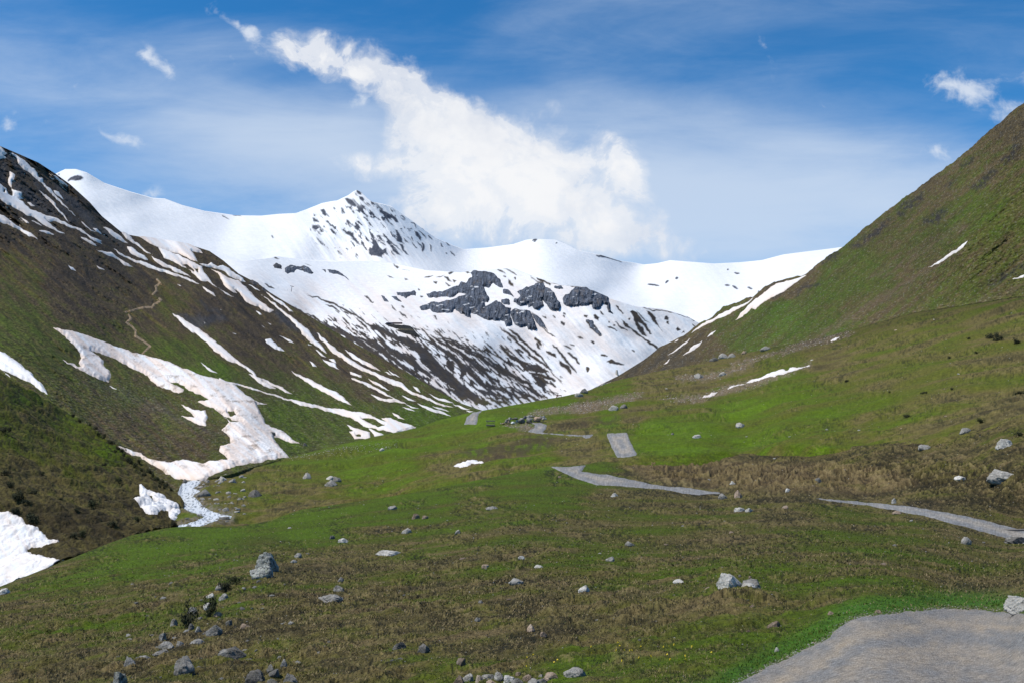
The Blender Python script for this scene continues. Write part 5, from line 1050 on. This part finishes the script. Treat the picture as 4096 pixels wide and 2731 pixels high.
palew = plain_mat('pale_panel', (.55, .50, .52), .6, .3); turf_bank = plain_mat('turf_bank', (.030, .030, .026), .95, .1, var=.3, scale=.6); turf_ledge = plain_mat('grass_ledge', (.10, .09, .055), .95, .1, var=.3, scale=.6)
def at_src(x, y, l=None):
    l = l or layer_at(x/4, y/4); p, d = l.at(x/4, y/4); return p, d, d/FPX/4      # last value: metres per source pixel
# wooden trough frame with a plank on two posts
p, d, k = at_src(1962, 1697, M_)
W = 34*k; H = 17*k
fr = empty('plank_stand', (p[0], p[1], p[2]+.35), 0, 'small wooden frame of two posts and a plank left of the boulder heap', 'wooden frame')
part('post', fr, wood, [(-W*.42, 0, H*.45, .09*W/2, .22, H*1.0)]); part('post', fr, wood, [(W*.42, 0, H*.45, .09*W/2, .22, H*1.0)])
part('plank', fr, wood, [(0, 0, H*.98, W*1.08, .45, .22)]); part('brace', fr, wood, [(0, .1, H*.5, W*.8, .05, .07, .12)]); part('trough', fr, RM['dark'], [(0, .1, -.05, W*1.05, .9, .34)], bevel=.08)
# red brown sawhorse gate on the crest
p, d, k = at_src(2236, 1586, M_)
gt = empty('wooden_gate', (p[0], p[1], p[2]-.1), 0, 'thin red brown wooden gate frame on the skyline of the green crest', 'gate')
part('post', gt, redwood, tubes=[((-10*k, -.5, 0), (-7*k, 0, 10.5*k), .12, .12), ((-10*k, .6, 0), (-7*k, 0, 10.5*k), .12, .12)]); part('post', gt, redwood, [(9*k, 0, 4*k, .16, .16, 8.5*k)])
part('rail', gt, redwood, [(1*k, 0, 9.3*k, 19*k, .18, .24)])
# dry stone heap by the road
p, d, k = at_src(2100, 1690, M_)
wl = empty('stone_wall', (p[0], p[1], p[2]), 0, 'dark heap wall of big rounded boulders beside the road on the middle meadow', 'stone wall')
stones = [(690,800,415,522,'dark'),(765,862,393,452,'grey'),(735,840,458,528,'tan'),(1000,1190,405,522,'dark'),(1120,1225,358,425,'dark'),(1208,1300,338,402,'grey'),(1205,1370,393,465,'grey'),(1298,1362,332,392,'grey'),(1365,1560,370,465,'tan'),(1350,1420,352,392,'dark'),(1515,1592,358,418,'grey'),
          (1578,1655,358,412,'grey'),(1568,1645,398,455,'grey'),(1640,1692,398,445,'grey'),(1185,1360,450,518,'dark'),(1352,1425,452,492,'grey'),(945,1030,445,522,'pale'),(905,1012,385,442,'dark'),(860,930,405,445,'dark'),(1420,1560,455,495,'dark'),(1030,1150,400,470,'grey'),(580,625,518,545,'pale'),(610,710,515,548,'tan')]
for (a0, a1, b0, b1, kk) in stones:
    o = place_rock(1900+a0*.17007, 1900+a1*.17007, 1600+b0*.17007, 1600+b1*.17007, kk, l=M_, sub=4, name='stone', sink=.12, seed=700+a0)
    u = (1900+(a0+a1)/2*.17007)/4; vc = (1600+(b1)*.17007)/4
    dd = d+(0 if b1 > 440 else 1.0 if b1 > 400 else 1.8)
    q = unproj(u, vc, dd); o.location = (q[0]-wl.location[0], q[1]-wl.location[1], q[2]-wl.location[2]); o.parent = wl
V = pts('Y', "835,530 870,478 900,470 945,470 925,530")
bag_p = unproj(*pts('Y', "895,528")[0], d-1.0); bw = 95*.17007*k
o = mesh_np('snow_patch', rock_mesh(77, 3)[0]*np.array([bw*.55, bw*.4, bw*.3])+np.array([0, 0, bw*.15]), rock_mesh(77, 3)[1], np.tile(SNOW, (len(rock_mesh(77, 3)[0]), 1)), True, mat_snow)
o.location = bag_p; tag(o, 'little white snow remnant in front of the boulder heap wall', 'snow patch')
# lift pylons on the snow slope
def pylon(x, yb, yt, label):
    p, d, k = at_src(x, yb, P_); H = (yb-yt)*k
    e = empty('lift_pylon', (p[0], p[1], p[2]-1), math.radians(18), label, 'lift pylon', 'lift pylons on the snow slope')
    part('mast', e, steel, tubes=[((-.06*H, 0, 0), (.06*H, 0, H*.86), .045*H, .03*H)]); part('base', e, steel, [(-.06*H, 0, .5, .14*H, .14*H, 1.6)])
    part('crossarm', e, steel, [(.06*H, 0, H*.84, .52*H, .9, .055*H, .22)])
    part('sheave_train', e, steel, [(-.14*H, 0, H*.90, .16*H, 1.3, .04*H, .22)]); part('sheave_train', e, steel, [(.26*H, 0, H*.80, .16*H, 1.3, .04*H, .22)]); part('ladder', e, steel, [(.075*H, 0, H*.95, .02*H, .6, .14*H)])
pylon(1166, 1165, 1137, 'taller dark lift pylon on open snow, the upper of the two')
pylon(1372, 1232, 1214, 'smaller dark lift pylon standing on the brown strip, the lower of the two')
for x, y in [(1113,1151),(1149,1162),(1187,1168),(1228,1176)]:
    p, d, k = at_src(x, y, P_); e = tag(part('snow_pole', None, steel, tubes=[((0, 0, -.5), (.5, 0, 6*k), .16, .12)]), 'thin marker pole standing in the snow near the taller lift pylon', 'pole', 'marker poles in the snow'); e.location = p
# long low building on its terraced bank
p, d, k = at_src(1578, 1296, P_); rz = math.radians(4)
bd = empty('lift_station', (p[0], p[1]-6, p[2]+1.5*k), rz, 'long low red and blue building on a dark terraced bank in the snow', 'building')
Lw = 64*k
part('wall', bd, bluew, [(-Lw*.27, 0, 1.7*k, Lw*.42, 7, 3.4*k)], bevel=.05); part('wall', bd, redw, [(Lw*.22, 0, 1.5*k, Lw*.56, 7, 3.0*k)], bevel=.05)
part('roof', bd, white_r, [(Lw*.22, -.3, 4.2*k, Lw*.58, 8.5, 2.2*k)], bevel=.05); part('roof', bd, bluew, [(-Lw*.27, -.3, 3.9*k, Lw*.44, 8.5, 1.0*k)], bevel=.05)
w_ = part('window', bd, palew, [(Lw*(.0+.09*i), -3.6, 1.7*k, Lw*.05, .3, 1.1*k) for i in range(5)], bevel=0); part('frame', w_, redw, [(Lw*(.0+.09*i), -3.56, 1.1*k, Lw*.055, .3, .2*k) for i in range(5)], bevel=0)
part('fence', bd, palew, [(Lw*.55+.11*Lw*i, 3, -.6*k*i, .3, .3, 3*k) for i in range(4)], bevel=0)
bank = exec_items([('p', 'K', "88,592 130,600 200,602 270,606 330,618 355,635 375,665 400,690 425,718 400,722 370,715 330,700 280,688 230,668 190,650 240,650 150,625 110,610", 0)])
sdb = sdl(P_, bank, .3)
def bcol(U, V, sd, P):
    y = (V-V.min())/(V.max()-V.min()+1e-6)-.10*(U-U.min())/(U.max()-U.min())
    return mix(np.broadcast_to(np.array((.026, .027, .026)), U.shape+(3,)), (.10, .088, .055), (np.abs(((y*4.2+.35) % 1)-.5) < .10)*.8)
o = P_.sheet('terrace_bank', sdb, mat_rock, bcol, cap=1, push=lambda U, V, s: np.where(s > 0, 6*sstep(0, 2, s)+3*((V*1.2) % 1), 0)); tag(o, 'dark bank with stepped grassy terraces below the red and blue building', 'embankment')
# plank drain across the crossing road
p, d, k = at_src(4040, 2122, N_)
pl = part('wooden_drain', None, wood, [(0, 0, .06, 3.4, .16, .08)], bevel=.02); pl.location = (p[0], p[1], p[2]); pl.rotation_euler = (0, 0, math.radians(8)); tag(pl, 'narrow wooden drain plank laid across the crossing road at the right edge', 'plank')
# ================================================================ SHRUBS, GRASS, FLOWERS
def leaf_mat(name, c1, c2, trans=.25):
    m, nt, b = new_mat(name); N = nt.nodes; L = nt.links
    a = N.new('ShaderNodeAttribute'); a.attribute_name = 'col'; L.new(a.outputs['Color'], b.inputs['Base Color']); b.inputs['Roughness'].default_value = .8; b.inputs['Specular IOR Level'].default_value = .15
    cv = N.new('ShaderNodeCombineXYZ'); cv.inputs[2].default_value = 1.0; cv.inputs[0].default_value = -.25; gm = N.new('ShaderNodeNewGeometry'); va = N.new('ShaderNodeMix'); va.data_type = 'VECTOR'; va.inputs[0].default_value = .5; L.new(gm.outputs['Normal'], va.inputs[4]); L.new(cv.outputs[0], va.inputs[5]); vn = N.new('ShaderNodeVectorMath'); vn.operation = 'NORMALIZE'; L.new(va.outputs[1], vn.inputs[0]); L.new(vn.outputs[0], b.inputs['Normal'])
    return m
mat_leaf = leaf_mat('blade', None, None)
def shrub_mesh(seed, n=900, base=(.028, .030, .014)):
    r = np.random.default_rng(seed); V = []; F = []; C = []
    clumps = r.normal(size=(9, 3))*np.array([.38, .38, .22])+np.array([0, 0, .42])
    for i in range(n):
        c = clumps[r.integers(9)]+r.normal(size=3)*.17; c[2] = max(c[2], .02); c /= max(1, np.linalg.norm(c[:2])/1.0)
        s = r.uniform(.05, .11); a = r.normal(size=3); a /= np.linalg.norm(a); b = np.cross(a, r.normal(size=3)); b /= np.linalg.norm(b)
        k = len(V); V += [c-a*s, c+b*s*.5, c+a*s, c-b*s*.5]; F.append([k, k+1, k+2, k+3]); t = r.uniform(.6, 1.7); C += [np.array(base)*t]*4
    return np.array(V), np.array(F), np.array(C)
def stem_mesh(seed):
    r = np.random.default_rng(seed); V = []; F = []
    for i in range(14):
        a = r.uniform(0, 6.28); e = np.array([math.cos(a)*r.uniform(.2, .8), math.sin(a)*r.uniform(.2, .8), r.uniform(.4, .95)]); w = .02
        s = np.array([-math.sin(a), math.cos(a), 0])*w; k = len(V)
        V += [-s, s, e+s*.3, e-s*.3]; F.append([k, k+1, k+2, k+3])
    return np.array(V, float), np.array(F)
SH = []
for i in range(5):
    V, F, C = shrub_mesh(50+i, base=(.024, .028, .013) if i < 3 else (.034, .040, .015)); a = mesh_np('foliage', V, F, C, False, mat_leaf); Vs, Fs = stem_mesh(i); b_ = mesh_np('stems', Vs, Fs, np.tile([[.08, .055, .04]], (len(Vs), 1)), False, mat_leaf)
    SH.append((a.data, b_.data)); bpy.data.objects.remove(a); bpy.data.objects.remove(b_)
def shrub(x, y, wpx, hpx, label, group=None, l=None):
    """x, y: source pixels of the foot"""
    p, d, k = at_src(x, y, l); e = empty('shrub', tuple(p), rng.uniform(0, 6), label, 'shrub', group); e.scale = (wpx*k/2*1.25, wpx*k/2*1.25, hpx*k*1.35)
    q = SH[rng.integers(5)]
    for nm, me in (('foliage', q[0]), ('stems', q[1])):
        o = bpy.data.objects.new(nm, me); COL.objects.link(o); o.parent = e
shrub(752, 2510, 62, 60, 'lower left dark leafy shrub among the stones of the stony strip'); shrub(838, 2468, 56, 56, 'upper dark leafy shrub beside the white slab of the stony strip')
shrub(905, 2362, 50, 30, 'low dark shrub at the top of the stony strip'); shrub(945, 2345, 44, 24, 'small low shrub right of the top of the stony strip')
for (zx, zy, w) in [(770,800,34),(650,705,30),(592,655,26),(700,745,30),(800,862,36),(850,905,36),(932,940,40),(980,995,34),(1012,1010,30),(1042,1025,28),(740,770,26),(620,690,26),(460,575,26),(502,605,26),(560,630,22),(680,725,24),(825,885,26),(890,925,26),(955,965,26),(1030,1040,24),(870,885,24),(1070,1055,20),(780,840,24),(725,790,22),(905,960,26),(1000,1035,22)]:
    q = (zx*.63781, 1300+zy*.63781); shrub(q[0], q[1], w*.7, w*.5, 'dark leafless looking shrub in the row along the edge of the brown spur', 'shrubs along the spur edge', S_)
for (zx, zy, w) in [(200,1062,36),(40,938,40),(112,1110,60),(60,1030,40),(205,1215,70),(100,1195,50),(590,1150,60),(132,1108,34),(742,998,30),(862,1090,36),(30,700,44),(265,905,22),(480,1170,30),(380,1080,26),(700,1260,40),(860,1240,44),(520,1310,40),(470,1345,40),(170,1150,40),(650,880,26)]:
    q = (zx*.63781, 1300+zy*.63781); shrub(q[0], q[1], w*.8, w*.45, 'low dark shrub clump scattered over the brown heather spur', 'shrub clumps on the brown spur', S_)
for (zx, zy, w) in [(2190,108,60),(2150,75,70),(2300,105,50),(2080,608,50),(1722,442,34),(1610,585,44),(1900,415,26),(2055,178,28),(2002,88,24),(1885,196,26),(1240,355,30),(1505,420,20),(2320,690,50),(2330,430,50)]:
    q = (2600+zx*.63605, 1300+zy*.63605); shrub(q[0], q[1], w*.62, w*.28, 'low dark juniper like shrub scattered over the right hand slope', 'low shrubs on the right slope')
# grass: blades spread evenly over the near meadow as seen, with the colour of the turf under them
def grass():
    X, Y, Z = N_.P[..., 0], N_.P[..., 1], N_.P[..., 2]
    n = 330000
    U = rng.uniform(-30, 1054, n); Vv = 470+(700-470)*rng.random(n)**.85
    top = np.interp(U, CR_N[:, 0], CR_N[:, 1]); ok = Vv > top+2
    ok &= Vv < 696
    U, Vv = U[ok], Vv[ok]
    j = np.clip((U-N_.U[0, 0])/.75, 0, N_.nc-1.01); j0 = j.astype(int); fj = j-j0
    vt = N_.V[-1][j0]; vb = N_.V[0][j0]; i = np.clip((vb-Vv)/(vb-vt)*(N_.nr-1), 0, N_.nr-1.01); i0 = i.astype(int); fi = i-i0
    def s(A):
        w = lambda q: q[:, None] if A.ndim == 3 else q
        return (A[i0, j0]*w((1-fi)*(1-fj))+A[i0+1, j0]*w(fi*(1-fj))+A[i0, j0+1]*w((1-fi)*fj)+A[i0+1, j0+1]*w(fi*fj))
    P = s(N_.P); D = s(N_.D); rn_ = s(rn); rf_ = s(rf); C = s(cN); G = s(N_.G)
    clump = fbm(P[:, 0]/.7, P[:, 1]/.7, 3, 801)
    keep = (rn_ < -.6+fbm(P[:, 0]/.3, P[:, 1]/.3, 2, 9)*2.5) & (rf_ < -.5) & (D < 75) & (rng.random(len(D)) < np.clip(.62+clump*1.0, .12, 1)*np.clip(1.25-D/80, .25, 1))
    P, D, rn_, C, G, clump = P[keep], D[keep], rn_[keep], C[keep], G[keep], clump[keep]; m = len(P)
    vg = np.exp(-((rn_+7)/8)**2)                       # lush verge along the near road
    vg = vg*np.clip(.35+fbm(P[:, 0]/.5, P[:, 1]/.5, 3, 805)*1.4+.5*(P[:, 0] < 2.6), 0, 1)
    h = (.022+.026*rng.random(m)+.030*np.clip(clump, 0, 1)*(G < .6))*(1+.9*vg)*np.clip(D/18, .6, 1.25)
    wd = np.clip(D/FPX*.42, .003, .03)*rng.uniform(.7, 1.3, m)
    az = rng.uniform(0, 6.283, m); lean = rng.uniform(.3, 1.6, m)*h
    sx = np.stack([np.cos(az), np.sin(az)*.5, 0*az], -1)*wd[:, None]; ln = np.stack([np.cos(az+1.3)*lean, np.sin(az+1.3)*lean, 0*az], -1)
    b0 = P.copy(); b0[:, 2] -= .01; mid = b0+ln*.35; mid[:, 2] += h*.62; tip = b0+ln; tip[:, 2] += h*rng.uniform(.75, 1.0, m)
    V = np.stack([b0-sx, b0+sx, mid+sx*.7, mid-sx*.7, tip], 1).reshape(-1, 3); k = np.arange(m)*5
    F = np.concatenate([np.stack([k, k+1, k+2], -1), np.stack([k, k+2, k+3], -1), np.stack([k+3, k+2, k+4], -1)])
    t = rng.random(m); dry = (t < .34-.30*np.clip(G, 0, 1)+.1*(clump > .2)) & (vg < .4)
    cc = C*rng.uniform(.75, 1.35, m)[:, None]; cc[dry] = np.array((.21, .165, .085))*rng.uniform(.6, 1.2, (dry.sum(), 1))
    gr_ = (~dry) & (rng.random(m) < .35*np.clip(G*1.4, 0, 1)); cc[gr_] = cc[gr_]*.55+np.array((.055, .105, .010))*.45
    lush = vg > .35; cc[lush] = np.array((.046, .078, .008))*rng.uniform(.7, 1.4, (lush.sum(), 1))
    o = mesh_np('grass', V, F, np.repeat(cc, 5, 0), False, mat_leaf); tag(o, 'short mixed green and straw coloured grass covering the near meadow', kind='stuff')
    # yellow flowers in the verge
    for q in range(26):
        z = pts('S', [[rng.uniform(2450, 2850) if q < 18 else rng.uniform(2100, 2500), rng.uniform(2640, 2722)]])[0]
        if sd_items(z[:1], z[1:], road_near, pad=40)[0] > -3: continue
        p, d = N_.at(*z); e = empty('flower', tuple(p), rng.uniform(0, 6), 'tiny yellow flower in the bright verge at the bottom edge', 'flower', 'yellow flowers in the verge')
        part('stem', e, plain_mat('stem_green', (.05, .10, .015)) if q == 0 else bpy.data.materials['stem_green'], tubes=[((0, 0, 0), (0, .01, .12), .001, .001)], bevel=0)
        part('blossom', e, plain_mat('yellow_petal', (.50, .38, .02)) if q == 0 else bpy.data.materials['yellow_petal'], tubes=[((0, .01, .12), (0, .0, .133), .003, .007)], bevel=0)
grass()
